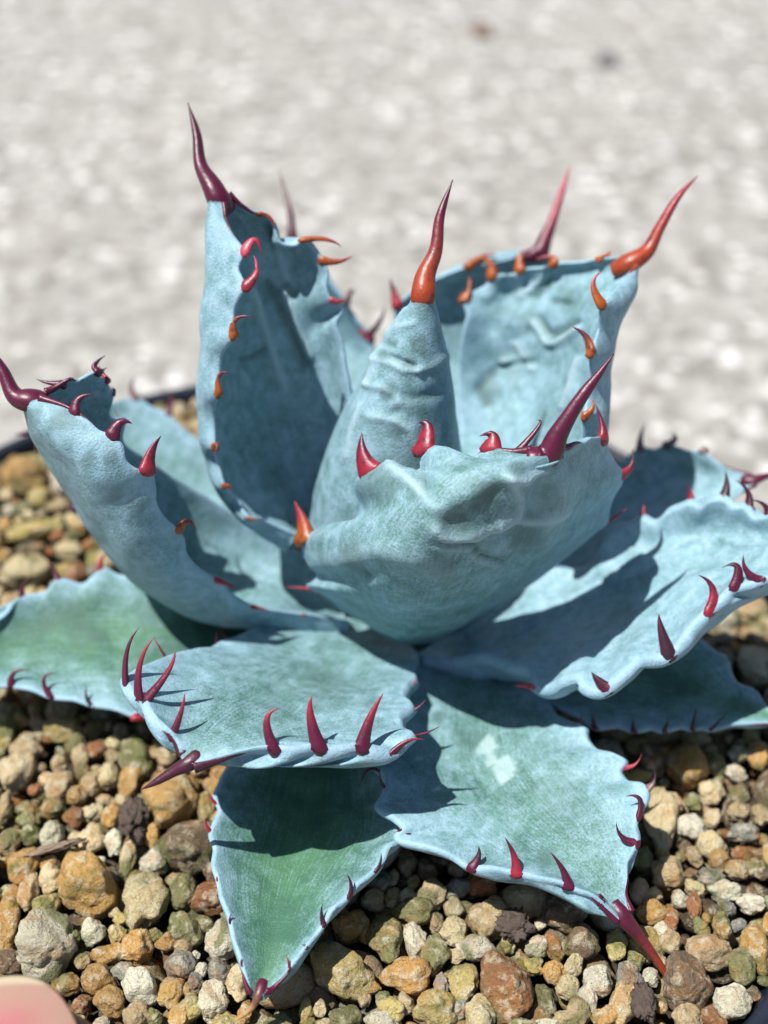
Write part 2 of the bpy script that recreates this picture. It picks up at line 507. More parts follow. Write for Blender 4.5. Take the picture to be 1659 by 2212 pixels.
    if rubs:
        pS = proj(S).reshape(-1, 2)
        nzz = np.array([noise.noise(Vector((a * .05, b * .05, 9.1))) + .6 * noise.noise(Vector((a * .15, b * .15, 2.1))) for a, b in pS])
        for (rx_, ry_, rr_, am_) in rubs:
            rub = np.maximum(rub, am_ * sstep(1.3, .55, np.hypot(pS[:, 0] - rx_, pS[:, 1] - ry_) / rr_ + .45 * nzz))
    gr = np.concatenate([gr, gr if face == 'ab' else gr * .6, np.full(2 * nt, green[1] * .3)])
    ea = np.concatenate([edge_attr, edge_attr, np.ones(2 * nt)])
    sta = np.zeros(len(verts))
    if stains:
        pp = proj(np.array(verts))
        for (sx, sy, sr, st_) in stains:
            dd = np.hypot(pp[:, 0] - sx, pp[:, 1] - sy) + np.array([9 * noise.noise(Vector((a * .035, b * .035, 3.3))) + 5 * noise.noise(Vector((a * .1, b * .1, 1.3))) for a, b in pp])
            sta = np.maximum(sta, st_ * sstep(sr + 2.5, sr - 2.5, dd))
        sta[Nv:] = 0
    me = mesh('leaf', np.array(verts) - OX, faces, uv, {'green': gr, 'edge': ea, 'stain': sta, 'rub': np.concatenate([rub, rub, np.zeros(2 * nt)]), 'bloom_light': np.concatenate([blo, blo, np.zeros(2 * nt)])})
    leaf = link('leaf', me, M['leaf'], agave)
    leaf['label'] = label
    off = len(LEAF_TRIS_V)
    LEAF_TRIS_V.extend([Vector(x) for x in top[::4, ::4].reshape(-1, 3)])
    r_, c_ = top[::4, ::4].shape[:2]
    for i in range(r_ - 1):
        for j in range(c_ - 1):
            a = off + i * c_ + j; LEAF_TRIS_F.append((a, a + 1, a + c_ + 1, a + c_))
    # teeth
    for si, (teeth, idx, out) in enumerate(info):
        side = 0 if si == 0 else ns - 1
        cen = (top[:, side] + bot[:, side]) / 2
        for tth, i in zip(teeth, idx):
            _, tip, ctrl, wpx, cols = tth[:5]
            dd = tth[5] if len(tth) > 5 else 0.0
            tang = cen[min(i + 2, nt - 1)] - cen[max(i - 2, 0)]; tang /= np.linalg.norm(tang) + 1e-9
            o_ = out[i]
            vs_, fs, uvv = make_tooth(leaf, cen[i], tang, o_, tip, ctrl, wpx, cols[0], cols[1], dd)
            horn_obj('tooth', vs_, fs, uvv, cols[0], cols[1], leaf)
    # terminal spine with its horny strip running down both margins
    if spine:
        tipc = (top[-1].mean(0) + bot[-1].mean(0)) / 2
        back = (top[-14].mean(0) + bot[-14].mean(0)) / 2
        dep0 = depth(tipc)
        pts = [back * .5 + tipc * .5, tipc]
        for (px, py, dd) in spine: pts.append(at_depth(px, py, dep0 + dd))
        pts = np.array(pts)
        kk = np.concatenate([[0], np.cumsum(np.linalg.norm(np.diff(pts, axis=0), axis=1))]); kk /= kk[-1]
        u = np.linspace(0, 1, 34)
        path = spline(kk, pts, u)
        w0 = spine_w * dep0 / FPX * .5
        rr = w0 * np.clip(1 - u ** 1.35, 0.02, 1) * (.95 + .12 * np.sin(u * 8 + 1)) * (.75 + .25 * sstep(0, .12, u)) + .004
        wid = np.tile(S[-1, -1] - S[-1, 0] + RGT * 1e-4, (len(u), 1))
        vs_, fs = tube_rings(path, wid, rr, rr * .85, 14)
        uvv = list(np.repeat(np.stack([np.zeros(len(u)), u], -1), 14, 0))
        if horn_len:
            for side, hl in zip((0, ns - 1), horn_len):
                cen = (top[:, side] + bot[:, side]) / 2
                back_ = np.concatenate([np.cumsum(np.linalg.norm(np.diff(cen, axis=0), axis=1)[::-1])[::-1], [0]])
                cen = (cen + info[0 if side == 0 else 1][2] * .03)[back_ < hl]
                if len(cen) < 6: continue
                cen = spline(np.linspace(0, 1, len(cen)), cen, np.linspace(0, 1, 28))
                q_ = np.linspace(0, 1, len(cen))
                tk = np.linalg.norm(top[-8, side] - bot[-8, side]) * .5
                r2 = horn_r * (.15 + .85 * q_ ** 1.3) * sstep(-.02, .25, q_)
                v2, f2 = tube_rings(cen, np.tile(n[-6, ns // 2], (len(cen), 1)), np.maximum(r2, tk * 1.15 * q_), r2, 8)
                o0 = len(vs_); vs_ = vs_ + v2; fs = fs + [tuple(k + o0 for k in ff) for ff in f2]
                uvv += [np.array([0, .0])] * len(v2)
        horn_obj('terminal_spine', vs_, fs, uvv, scol[0], scol[1], leaf)
    LEAVES[key] = leaf
    return leaf

T_ = lambda b, t, c=None, w=26, col='mm', dd=0.0: (b, t, c, w, col, dd)

# --- big upright leaf turned with its back to the viewer
make_leaf('F', 'broad upright leaf seen from its pale back, heavy maroon spine', [
    [(800, 1352, -.2), (835, 1378, -.5), (880, 1392, -.6), (940, 1385, -.5), (1000, 1362, -.2)],
    [(725, 1310, -.3), (790, 1325, -1.2), (890, 1335, -1.6), (1010, 1330, -1.3), (1110, 1290, -.4)],
    [(668, 1240, -.5), (760, 1245, -1.6), (910, 1250, -2.3), (1090, 1240, -1.7), (1225, 1200, -.4)],
    [(660, 1180, -.5), (765, 1165, -1.7), (940, 1160, -2.5), (1150, 1150, -1.8), (1300, 1110, -.3)],
    [(750, 1095, -.7), (830, 1085, -1.8), (990, 1080, -2.4), (1180, 1080, -1.8), (1318, 1040, -.4)],
    [(850, 1020, -1.1), (920, 1015, -1.8), (1050, 1020, -2.15), (1190, 1030, -1.85), (1296, 975, -.8)],
    [(1010, 1005, -1.4), (1060, 995, -1.75), (1120, 988, -1.9), (1190, 985, -1.75), (1250, 955, -1.3)],
    [(1150, 975, -1.6), (1165, 985, -1.68), (1180, 992, -1.72), (1195, 988, -1.68), (1208, 975, -1.6)]],
    'Y', (0, 1, .4), face='ab', tb=.5, tt=.14, te=.07, amp=.46, bw=.27, green=(.20, .22), rubs=[(983, 1130, 34, 0.8), (1050, 1068, 32, 0.7), (1120, 1015, 24, 0.6), (1135, 1150, 46, 0.7), (820, 1052, 46, 0.5), (755, 1205, 34, 0.7), (905, 1065, 22, 0.4), (960, 1232, 30, 0.4), (1180, 1080, 40, 0.35), (965, 1175, 20, 0.6)], wobble=.03, wob_sc=.8,
    creases=[([(841, 1006), (896, 1046), (940, 1091)], 0.05, 12), ([(906, 1021), (926, 1071), (940, 1086)], -0.06, 10), ([(940, 1140), (960, 1165), (1025, 1160), (1069, 1140), (1119, 1111), (1124, 1076), (1094, 1031)], 0.055, 11), ([(1094, 1031), (1134, 1041), (1179, 1021)], 0.05, 10), ([(1025, 1101), (1045, 1091), (1074, 1061)], -0.04, 14), ([(980, 1130), (995, 1120)], -0.05, 22), ([(945, 1175), (1020, 1178), (1035, 1202), (1084, 1217)], -0.045, 6), ([(955, 1184), (1015, 1187), (1030, 1210), (1074, 1222)], 0.03, 7), ([(1074, 1140), (1129, 1130), (1169, 1125), (1218, 1101)], 0.035, 10), ([(1069, 1165), (1119, 1140)], -0.06, 16), ([(687, 1215), (747, 1210), (811, 1187), (871, 1202), (970, 1235)], 0.05, 26), ([(762, 1225), (797, 1244)], -0.03, 10), ([(1233, 1031), (1208, 1101), (1169, 1170)], 0.05, 22), ([(1174, 1031), (1154, 1101)], -0.06, 24)], bump_vec=((-.6, 0, .8), (.5, 0, .6)),
    outL=[(800, 1352), (745, 1325), (705, 1290), (675, 1276), (662, 1266), (686, 1247), (688, 1235), (668, 1215), (653, 1190), (652, 1168), (678, 1146), (705, 1133), (745, 1130), (772, 1116), (777, 1092), (766, 1060), (767, 1038), (800, 1014), (845, 1004), (875, 1020), (898, 1018), (906, 985), (915, 968), (940, 962), (966, 970), (990, 995), (1012, 996), (1035, 978), (1060, 966), (1085, 972), (1110, 976), (1150, 974)],
    outR=[(1000, 1362), (1110, 1290), (1225, 1205), (1290, 1150), (1314, 1130), (1318, 1100), (1330, 1070), (1345, 1045), (1347, 1022), (1334, 1004), (1322, 988), (1313, 965), (1299, 948), (1282, 950), (1265, 958), (1240, 960), (1208, 974)],
    teethL=[T_((655, 1160), (636, 1083), (660, 1130), 82, 'or'), T_((690, 1272), (615, 1269), (650, 1268), 22, 'rr'),
            T_((800, 1012), (782, 936), (775, 985), 88, 'rm'), T_((925, 975), (905, 914), (935, 905), 72, 'rm'),
            T_((1066, 970), (1036, 942), (1075, 925), 62, 'rm'), T_((1150, 968), (1158, 908), (1190, 900), 22, 'mm')],
    teethR=[T_((1296, 960), (1286, 872), (1310, 930), 56, 'rm'), T_((1338, 1030), (1366, 970), (1375, 1010), 40, 'rk'),
            T_((1318, 1135), (1355, 1097), (1340, 1112), 18, 'rr')],
    spine=[(1205, 940, -.1), (1262, 850, -.2), (1300, 800, -.2), (1326, 764, -.2)], horn_len=(.8, .5), horn_r=0.07, spine_w=62, scol='mm')

# --- rolled heart of the rosette
cone = []
for (cx_, cy_, r_) in [(846, 1120, 178), (849, 1010, 157), (862, 905, 128), (881, 820, 96), (896, 750, 69), (906, 695, 46), (913, 655, 28), (914, 640, 23)]:
    row = []
    yc = .55
    for th in (-165, -120, -75, -35, 0, 35, 75, 120, 165):
        a = math.radians(th - 12)
        c0 = at_y(cx_, cy_, yc); k = depth(c0) / FPX * r_
        row.append(('W', c0[0] + k * math.sin(a) * (1.0 + .04 * (th < -100)), c0[1] - k * math.cos(a), c0[2]))
    cone.append(row)
make_leaf('A', 'rolled spear leaf at the heart of the rosette, orange-red spine', cone, 'Y', (0, 1, .2), face='ab', tb=.12, tt=.10, te=.05, amp=0, green=(.10, .16),
    rubs=[(905, 745, 24, 0.7), (884, 786, 16, 0.6), (838, 850, 20, 0.6), (828, 765, 16, 0.6), (915, 670, 26, 0.4), (900, 880, 26, 0.4), (850, 935, 20, 0.5)], wobble=.03, creases=[([(872, 668), (838, 720), (812, 775), (795, 830)], 0.03, 8), ([(838, 722), (862, 705), (890, 700)], 0.018, 7), ([(812, 778), (845, 785), (870, 800), (905, 800)], 0.022, 8), ([(845, 770), (895, 792)], -0.035, 5), ([(905, 800), (940, 790), (965, 770)], 0.016, 9), ([(795, 832), (830, 838), (858, 858), (870, 880)], 0.025, 8), ([(850, 850), (900, 860), (940, 850)], -0.02, 12), ([(800, 900), (850, 905), (890, 930), (900, 960)], 0.025, 10), ([(870, 880), (840, 900)], -0.02, 9), ([(820, 740), (850, 748)], -0.02, 8), ([(780, 880), (760, 930), (750, 985)], 0.03, 9)], ns=90,
    spine=[(918, 600, 0), (940, 545, 0), (950, 470, 0), (978, 388, 0)], spine_w=54, scol='fm', horn_len=None)
# --- upright leaf on the left, folded, in its own shade
make_leaf('B', 'tall upright leaf with shaded hollow face and dark maroon spine', [
    [(640, 1150, .2), (650, 1150, .5), (680, 1150, .9), (705, 1140, 1.1), (730, 1120, 1.0), (745, 1100, .9)],
    [(545, 1108, .1), (555, 1095, .4), (600, 1080, .8), (655, 1060, 1.15), (715, 1010, 1.2), (748, 980, 1.0)],
    [(472, 1005, .2), (478, 985, .5), (535, 965, 1.05), (610, 950, 1.5), (705, 900, 1.55), (752, 850, 1.3)],
    [(464, 905, .3), (458, 885, .7), (515, 850, 1.3), (585, 830, 1.8), (680, 780, 1.9), (738, 740, 1.6)],
    [(484, 790, .4), (460, 775, .9), (510, 740, 1.5), (565, 710, 2.0), (655, 670, 2.1), (722, 640, 1.8)],
    [(514, 640, .7), (462, 640, 1.1), (510, 610, 1.7), (555, 590, 2.1), (628, 570, 2.25), (692, 552, 2.0)],
    [(508, 520, 1.3), (461, 520, 1.5), (498, 510, 1.9), (532, 500, 2.2), (570, 490, 2.25), (600, 482, 2.1)],
    [(478, 440, 1.8), (458, 435, 1.8), (464, 430, 2.0), (473, 428, 2.1), (482, 424, 2.1), (490, 420, 2.1)]],
    'Y', (1, -.5, .1), tb=.35, tt=.10, te=.06, amp=.20, bw=.20, green=(.16, .14), wobble=.09,
    creases=[([(543, 621), (575, 720), (615, 839)], 0.06, 11), ([(583, 613), (631, 720), (658, 784)], -0.05, 13), ([(615, 633), (642, 696), (670, 768)], 0.05, 9), ([(527, 776), (551, 768), (571, 752)], -0.04, 6), ([(519, 799), (535, 815), (543, 839)], 0.03, 6), ([(587, 522), (615, 601)], 0.05, 12), ([(575, 490), (607, 597), (631, 637)], -0.04, 10)],
    outR=[(745, 1100), (748, 980), (752, 850), (742, 790), (736, 740), (726, 695), (740, 664), (714, 648), (702, 618), (706, 588), (694, 566), (682, 546), (660, 524), (640, 536), (612, 530), (592, 502), (578, 470), (545, 463), (515, 444), (490, 420)],
    teethL=[T_((512, 545), (566, 552), (555, 490), 34, 'pr'), T_((520, 620), (548, 552), (568, 590), 34, 'rp'), T_((500, 730), (546, 684), (492, 676), 28, 'om', -.12),
            T_((474, 845), (496, 806), (462, 796), 28, 'om', -.14), T_((456, 960), (462, 990), (476, 950), 26, 'om', -.14), T_((490, 1040), (499, 1062), (500, 1045), 20, 'or'), T_((545, 1110), (562, 1125), None, 16, 'oo')],
    teethR=[T_((560, 470), (592, 492), (590, 462), 22, 'or'), T_((655, 530), (738, 533), (710, 508), 30, 'or'), T_((690, 570), (762, 552), (735, 572), 26, 'or'),
            T_((710, 668), (745, 646), (730, 655), 26, 'pr')],
    spine=[(460, 405, 0), (435, 360, .1), (425, 290, .2), (406, 222, .3)], horn_len=(.6, .8), horn_r=0.045, spine_w=58, scol='md')

# --- back leaves, out of focus
make_leaf('C', 'blurred rear leaf with thin greyish spine, behind the tall shaded leaf', [
    [(720, 1050, 1.6), (770, 1060, 1.6), (820, 1050, 1.6)],
    [(640, 850, 3.4), (740, 860, 3.8), (850, 860, 3.6)],
    [(600, 700, 4.3), (690, 700, 4.7), (800, 745, 4.3)],
    [(600, 610, 4.6), (670, 600, 4.8), (735, 645, 4.5)],
    [(622, 530, 4.8), (634, 527, 4.8), (646, 530, 4.8)]], 'Y', (0, -1, .5), amp=.14, bw=.28, green=(.15, .16), tb=.3,
    teethR=[T_((735, 650), (768, 638), (760, 612), 28, 'gg'), T_((790, 730), (765, 696), (775, 715), 30, 'pr'), T_((815, 700), (830, 660), (832, 690), 24, 'kk')],
    spine=[(628, 470, 0), (602, 365, .2)], spine_w=26, scol='dg', horn_len=None)
make_leaf('D', 'blurred rear leaf with long thin pink spine, behind the spear', [
    [(880, 1000, 1.6), (960, 1000, 1.6), (1050, 1000, 1.6)],
    [(850, 780, 3.5), (980, 760, 4), (1130, 760, 4)],
    [(868, 665, 4.0), (990, 640, 4.5), (1160, 640, 4.4)],
    [(960, 596, 4.2), (1070, 580, 4.6), (1180, 590, 4.5)],
    [(1150, 552, 4.5), (1162, 546, 4.5), (1176, 548, 4.5)]], 'Y', (0, -1, .5), amp=.16, bw=.3, green=(.16, .16), tb=.3,
    teethL=[T_((872, 655), (842, 600), (850, 630), 34, 'rk'), T_((1025, 572), (1075, 552), (1045, 545), 30, 'of')],
    teethR=[T_((1182, 585), (1200, 560), None, 24, 'oo')],
    spine=[(1180, 510, 0), (1212, 420, .1), (1232, 358, .2)], horn_len=(.4, .4), horn_r=0.05, spine_w=38, scol='mp')

# --- sunlit upright leaf on the right
make_leaf('E', 'sunlit upright leaf with wrinkled hollow face and orange-red spine', [
    [(930, 1080, 1.3), (980, 1100, 1.3), (1050, 1100, 1.1), (1120, 1080, .7), (1160, 1060, .3), (1150, 1050, .1)],
    [(985, 960, 2.1), (1050, 960, 2.1), (1130, 960, 1.7), (1210, 960, 1.0), (1268, 960, .3), (1250, 955, -.1)],
    [(985, 800, 2.9), (1060, 810, 3.0), (1140, 820, 2.6), (1220, 830, 1.8), (1284, 840, .8), (1266, 830, .3)],
    [(1005, 690, 3.2), (1080, 700, 3.3), (1170, 710, 2.9), (1250, 720, 2.1), (1306, 730, 1.1), (1282, 725, .6)],
    [(1060, 605, 3.6), (1140, 620, 3.5), (1220, 630, 3.0), (1290, 640, 2.2), (1342, 650, 1.4), (1310, 650, .9)],
    [(1200, 576, 3.3), (1260, 582, 3.1), (1300, 590, 2.8), (1335, 595, 2.4), (1360, 605, 1.9), (1342, 605, 1.5)],
    [(1345, 555, 2.6), (1352, 560, 2.55), (1360, 563, 2.45), (1368, 566, 2.35), (1376, 570, 2.25), (1374, 572, 2.15)]],
    'Y', (-1, -.5, .6), tb=.35, tt=.10, te=.055, amp=.20, bw=.20, green=(.16, .12), rubs=[(1110, 780, 40, 0.4), (1060, 840, 24, 0.6), (1190, 730, 26, 0.5), (1140, 690, 26, 0.4), (1230, 640, 30, 0.4)], wobble=.08, wob_sc=1.1,
    creases=[([(1156, 698), (1186, 743), (1201, 743), (1251, 708)], 0.06, 8), ([(1166, 688), (1193, 730), (1246, 698)], -0.05, 8), ([(1115, 743), (1135, 773), (1145, 796)], 0.05, 7), ([(1085, 793), (1115, 781), (1145, 783)], -0.05, 8), ([(1090, 783), (1125, 778)], 0.04, 7), ([(1065, 809), (1040, 839), (1055, 869)], -0.05, 14), ([(1156, 642), (1186, 607)], -0.05, 8), ([(1145, 627), (1176, 597)], 0.04, 9), ([(1196, 652), (1226, 655)], -0.04, 8), ([(1105, 758), (1120, 723), (1166, 718)], -0.03, 16), ([(1075, 728), (1095, 778)], 0.04, 16), ([(1246, 778), (1236, 829), (1216, 879)], 0.05, 9), ([(1110, 597), (1125, 637)], 0.06, 14), ([(1075, 597), (1055, 637)], 0.04, 16)],
    teethL=[T_((1030, 655), (1012, 598), (1024, 620), 36, 'of'), T_((1078, 585), (1030, 560), (1062, 552), 34, 'oo'), T_((1140, 570), (1128, 540), (1120, 552), 34, 'oo'),
            T_((1215, 570), (1155, 562), (1195, 545), 36, 'or'), T_((1300, 562), (1316, 540), (1320, 552), 28, 'of')],
    teethR=[T_((1296, 655), (1302, 586), (1262, 605), 34, 'op'), T_((1272, 762), (1236, 706), (1276, 722), 34, 'om'), T_((1290, 905), (1278, 862), (1292, 880), 26, 'oo')],
    spine=[(1395, 545, 0), (1425, 492, -.05), (1465, 425, -.1), (1508, 379, -.1)], horn_len=(.5, .45), horn_r=0.04, spine_w=50, scol='fr')

# --- leaf rising to the left, rolled channel
make_leaf('G', 'leaf rising over the pot rim with rolled channel and thick maroon spine', [
    [(700, 1180, .9), (725, 1240, .6), (742, 1325, .3), (750, 1335, .1), (756, 1338, -.1)],
    [(650, 1185, 1.1), (635, 1240, .8), (612, 1290, .3), (604, 1312, -.1), (606, 1318, -.5)],
    [(525, 1112, 1.3), (490, 1180, 1.0), (455, 1262, .4), (450, 1292, -.2), (482, 1262, -.9)],
    [(405, 1040, 1.2), (365, 1110, .9), (328, 1218, .2), (340, 1212, -.9), (396, 1148, -1.1)],
    [(322, 985, .9), (280, 1050, .6), (228, 1118, 0), (258, 1095, -1.1), (334, 1040, -1.2)],
    [(256, 930, .5), (210, 975, .3), (152, 1010, -.1), (180, 990, -1.1), (262, 950, -1.15)],
    [(205, 828, .1), (155, 890, 0), (100, 938, -.2), (118, 922, -.85), (176, 895, -.9)],
    [(95, 850, -.3), (75, 865, -.4), (56, 878, -.5), (60, 873, -.6), (84, 862, -.6)]],
    'Y', (.7, -.2, .8), tb=.38, tt=.12, te=.06, amp=.26, bw=.20, green=(.18, .18), rubs=[(150, 905, 28, 0.6), (75, 900, 26, 0.5), (205, 985, 14, 0.6), (245, 985, 16, 0.6), (255, 1045, 14, 0.5), (300, 1075, 20, 0.5)], wobble=.05,
    imprint=(),
    outR=[(756, 1338), (680, 1326), (606, 1318), (545, 1306), (505, 1285), (478, 1254), (455, 1240), (430, 1225), (402, 1192), (398, 1160), (378, 1134), (352, 1112), (338, 1085), (336, 1050), (326, 1016), (300, 1015), (276, 1000), (264, 962), (242, 938), (215, 930), (185, 905), (150, 884), (120, 872), (84, 862)],
    teethL=[T_((195, 832), (228, 768), (190, 790), 34, 'mk'), T_((212, 845), (232, 795), (210, 800), 26, 'rm'), T_((232, 870), (214, 778), (215, 830), 18, 'gg'), T_((130, 850), (78, 818), (100, 830), 22, 'dd'), T_((258, 925), (248, 875), (246, 900), 12, 'gg')],
    teethR=[T_((168, 885), (202, 852), (160, 850), 38, 'mm'), T_((245, 940), (286, 916), (258, 896), 44, 'mm'), T_((318, 1020), (348, 942), (322, 970), 52, 'rm'),
            T_((378, 1145), (424, 1146), (412, 1105), 30, 'oo'), T_((468, 1250), (512, 1269), (490, 1262), 30, 'rr'), T_((545, 1305), (582, 1319), None, 22, 'rr'), T_((655, 1318), (665, 1328), None, 14, 'oo')],
    spine=[(40, 860, 0), (5, 800, 0), (-45, 725, 0)], horn_len=(.6, .9), horn_r=0.06, spine_w=66, scol='mm')

# --- leaves behind on the left and right
make_leaf('H', 'teal leaf half hidden behind the leaf with the rolled channel', [
    [(640, 1130, .9), (600, 1180, .8), (560, 1240, .9)],
    [(500, 1000, 1.6), (440, 1090, 1.3), (380, 1200, 1.5)],
    [(380, 915, 2.2), (300, 1010, 1.9), (235, 1160, 1.9)],
    [(268, 866, 2.6), (200, 950, 2.4), (158, 1080, 2.2)],
    [(170, 890, 2.8), (145, 930, 2.7), (124, 980, 2.6)],
    [(100, 920, 2.8), (95, 925, 2.8), (92, 932, 2.8)]], 'Z', (0, 0, 1), amp=.12, bw=.3, green=(.30, .18), tb=.35,
    teethL=[T_((285, 862), (293, 812), (275, 835), 24, 'gg'), T_((362, 892), (368, 842), None, 22, 'mm')],
    teethR=[T_((165, 1095), (150, 1060), (145, 1090), 26, 'dd'), T_((225, 1160), (195, 1130), None, 20, 'rm')],
    spine=[(60, 935, .1), (30, 940, .1)], spine_w=30, scol='md', horn_len=None)
make_leaf('O', 'soft pale rear leaf half covered by the wide hooked leaf', [
    [(1130, 1200, .9), (1140, 1230, .8), (1160, 1260, .8)],
    [(1270, 1060, 1.7), (1280, 1120, 1.5), (1300, 1190, 1.5)],
    [(1370, 982, 2.4), (1400, 1040, 2.1), (1430, 1110, 2.0)],
    [(1470, 972, 2.7), (1490, 1020, 2.4), (1510, 1080, 2.3)],
    [(1575, 1010, 2.8), (1585, 1035, 2.7), (1590, 1070, 2.6)],
    [(1625, 1028, 2.8), (1630, 1035, 2.8), (1632, 1042, 2.8)]], 'Z', (0, 0, 1), amp=.12, bw=.24, green=(.12, .12), tb=.3,
    teethL=[T_((1385, 972), (1394, 915), (1380, 945), 26, 'gk'), T_((1445, 968), (1452, 932), (1470, 950), 30, 'gk'), T_((1520, 985), (1514, 962), (1535, 970), 26, 'gk')],
    spine=[(1650, 1030, 0), (1700, 1018, 0)], horn_len=(.6, .3), horn_r=0.04, spine_w=30, scol='mm')
make_leaf('I', 'broad green lower leaf lying flat over the pebbles', [
    [(600, 1290, .8), (560, 1340, .6), (620, 1400, .6)],
    [(480, 1262, 1.2), (430, 1350, .85), (480, 1480, .75)],
    [(310, 1243, 1.5), (270, 1370, 1.05), (330, 1540, .9)],
    [(170, 1245, 1.6), (130, 1370, 1.15), (180, 1522, 1.0)],
    [(50, 1295, 1.5), (10, 1390, 1.2), (40, 1488, 1.1)],
    [(-60, 1370, 1.5), (-90, 1410, 1.35), (-80, 1465, 1.3)],
    [(-175, 1420, 1.5), (-180, 1425, 1.5), (-175, 1432, 1.5)]], 'Z', (0, 0, 1), amp=.16, bw=.24, green=(.72, .26), rubs=[(95, 1350, 26, 0.5), (180, 1375, 34, 0.5), (150, 1330, 28, 0.4), (330, 1330, 30, 0.4), (380, 1380, 40, 0.4)], tb=.3, tt=.16, te=.08,
    outL=[(600, 1290), (480, 1262), (400, 1256), (345, 1244), (312, 1232), (290, 1246), (262, 1244), (222, 1228), (200, 1244), (178, 1262), (140, 1252), (118, 1254), (100, 1276), (70, 1284), (45, 1290), (20, 1322), (-10, 1345), (-60, 1370), (-175, 1420)],
    outR=[(620, 1400), (560, 1440), (480, 1490), (345, 1540), (300, 1545), (255, 1530), (200, 1522), (160, 1510), (112, 1506), (70, 1490), (20, 1482), (-40, 1478), (-80, 1465), (-175, 1432)],
    teethL=[T_((305, 1238), (312, 1205), None, 24, 'rr'), T_((218, 1235), (228, 1195), (212, 1215), 26, 'rr'), T_((122, 1250), (104, 1215), None, 22, 'dd'), T_((48, 1290), (66, 1248), (44, 1262), 20, 'mm')],
    teethR=[T_((22, 1478), (66, 1448), (18, 1440), 22, 'mm'), T_((112, 1505), (126, 1452), (70, 1455), 20, 'mm'), T_((200, 1522), (186, 1478), (182, 1512), 18, 'kk'), T_((298, 1538), (322, 1548), None, 40, 'rr'), T_((500, 1395), (472, 1350), (482, 1370), 16, 'rr')],
    spine=[(-230, 1420, 0)], spine_w=30)
# --- front leaves
make_leaf('J', 'sunlit front leaf with drooping tip and tall maroon hooks on both margins', [
    [(655, 1322, .75), (730, 1330, .7), (800, 1348, .65), (862, 1375, .65), (905, 1412, .75)],
    [(500, 1385, 1.6), (610, 1410, 1.4), (710, 1440, 1.35), (810, 1460, 1.35), (878, 1475, 1.5)],
    [(380, 1415, 2.4), (500, 1460, 2.1), (630, 1500, 2.0), (760, 1530, 2.0), (864, 1550, 2.1)],
    [(292, 1462, 2.95), (410, 1510, 2.65), (540, 1555, 2.5), (680, 1590, 2.5), (810, 1608, 2.55)],
    [(320, 1512, 3.0), (400, 1550, 2.75), (480, 1580, 2.7), (570, 1600, 2.7), (650, 1614, 2.75)],
    [(362, 1580, 2.9), (400, 1600, 2.8), (440, 1613, 2.75), (480, 1622, 2.75), (520, 1625, 2.75)],
    [(390, 1636, 2.7), (394, 1642, 2.7), (399, 1646, 2.7), (405, 1648, 2.7), (412, 1650, 2.7)]],
    'Z', (0, 0, 1), amp=.18, bw=.20, green=(.42, .08), tb=.35, tt=.20, te=.22, rubs=[(700, 1480, 60, 0.35), (600, 1500, 50, 0.3), (690, 1608, 24, 0.5), (790, 1612, 20, 0.4)], wobble=.05,
    imprint=[(-.35, -.2, -.14, 3, .2, .02, .05)],
    outL=[(655, 1322), (570, 1342), (500, 1380), (480, 1384), (465, 1396), (420, 1402), (380, 1410), (340, 1425), (300, 1445), (276, 1464), (284, 1484), (312, 1502), (330, 1535), (350, 1556), (372, 1582), (384, 1610), (390, 1636)],
    outR=[(905, 1412), (888, 1442), (897, 1462), (880, 1476), (871, 1498), (888, 1517), (880, 1532), (864, 1546), (870, 1570), (890, 1582), (876, 1596), (858, 1616), (826, 1614), (785, 1606), (738, 1611), (686, 1605), (640, 1612), (592, 1609), (530, 1620), (470, 1636), (412, 1650)],
    teethL=[T_((284, 1470), (301, 1356), (262, 1395), 34, 'mm'), T_((312, 1488), (334, 1376), (288, 1425), 32, 'mr'), T_((352, 1490), (378, 1404), (382, 1440), 32, 'mr'),
            T_((372, 1420), (331, 1374), (345, 1400), 14, 'mr'), T_((405, 1562), (399, 1496), (398, 1530), 26, 'mr'), T_((480, 1388), (470, 1362), None, 14, 'rr')],
    teethR=[T_((592, 1600), (602, 1530), (555, 1540), 36, 'mr'), T_((686, 1592), (674, 1504), (660, 1535), 46, 'mr'), T_((785, 1590), (828, 1498), (795, 1545), 46, 'mr'),
            T_((845, 1615), (916, 1598), (880, 1588), 30, 'mr'), T_((880, 1580), (952, 1568), (915, 1590), 22, 'mm'), T_((882, 1518), (920, 1509), None, 20, 'mm'), T_((885, 1465), (900, 1460), None, 14, 'rr')],
    spine=[(372, 1668, 0), (335, 1690, 0), (304, 1706, 0)], horn_len=(.5, .78), horn_r=0.085, spine_w=46, scol='dd')
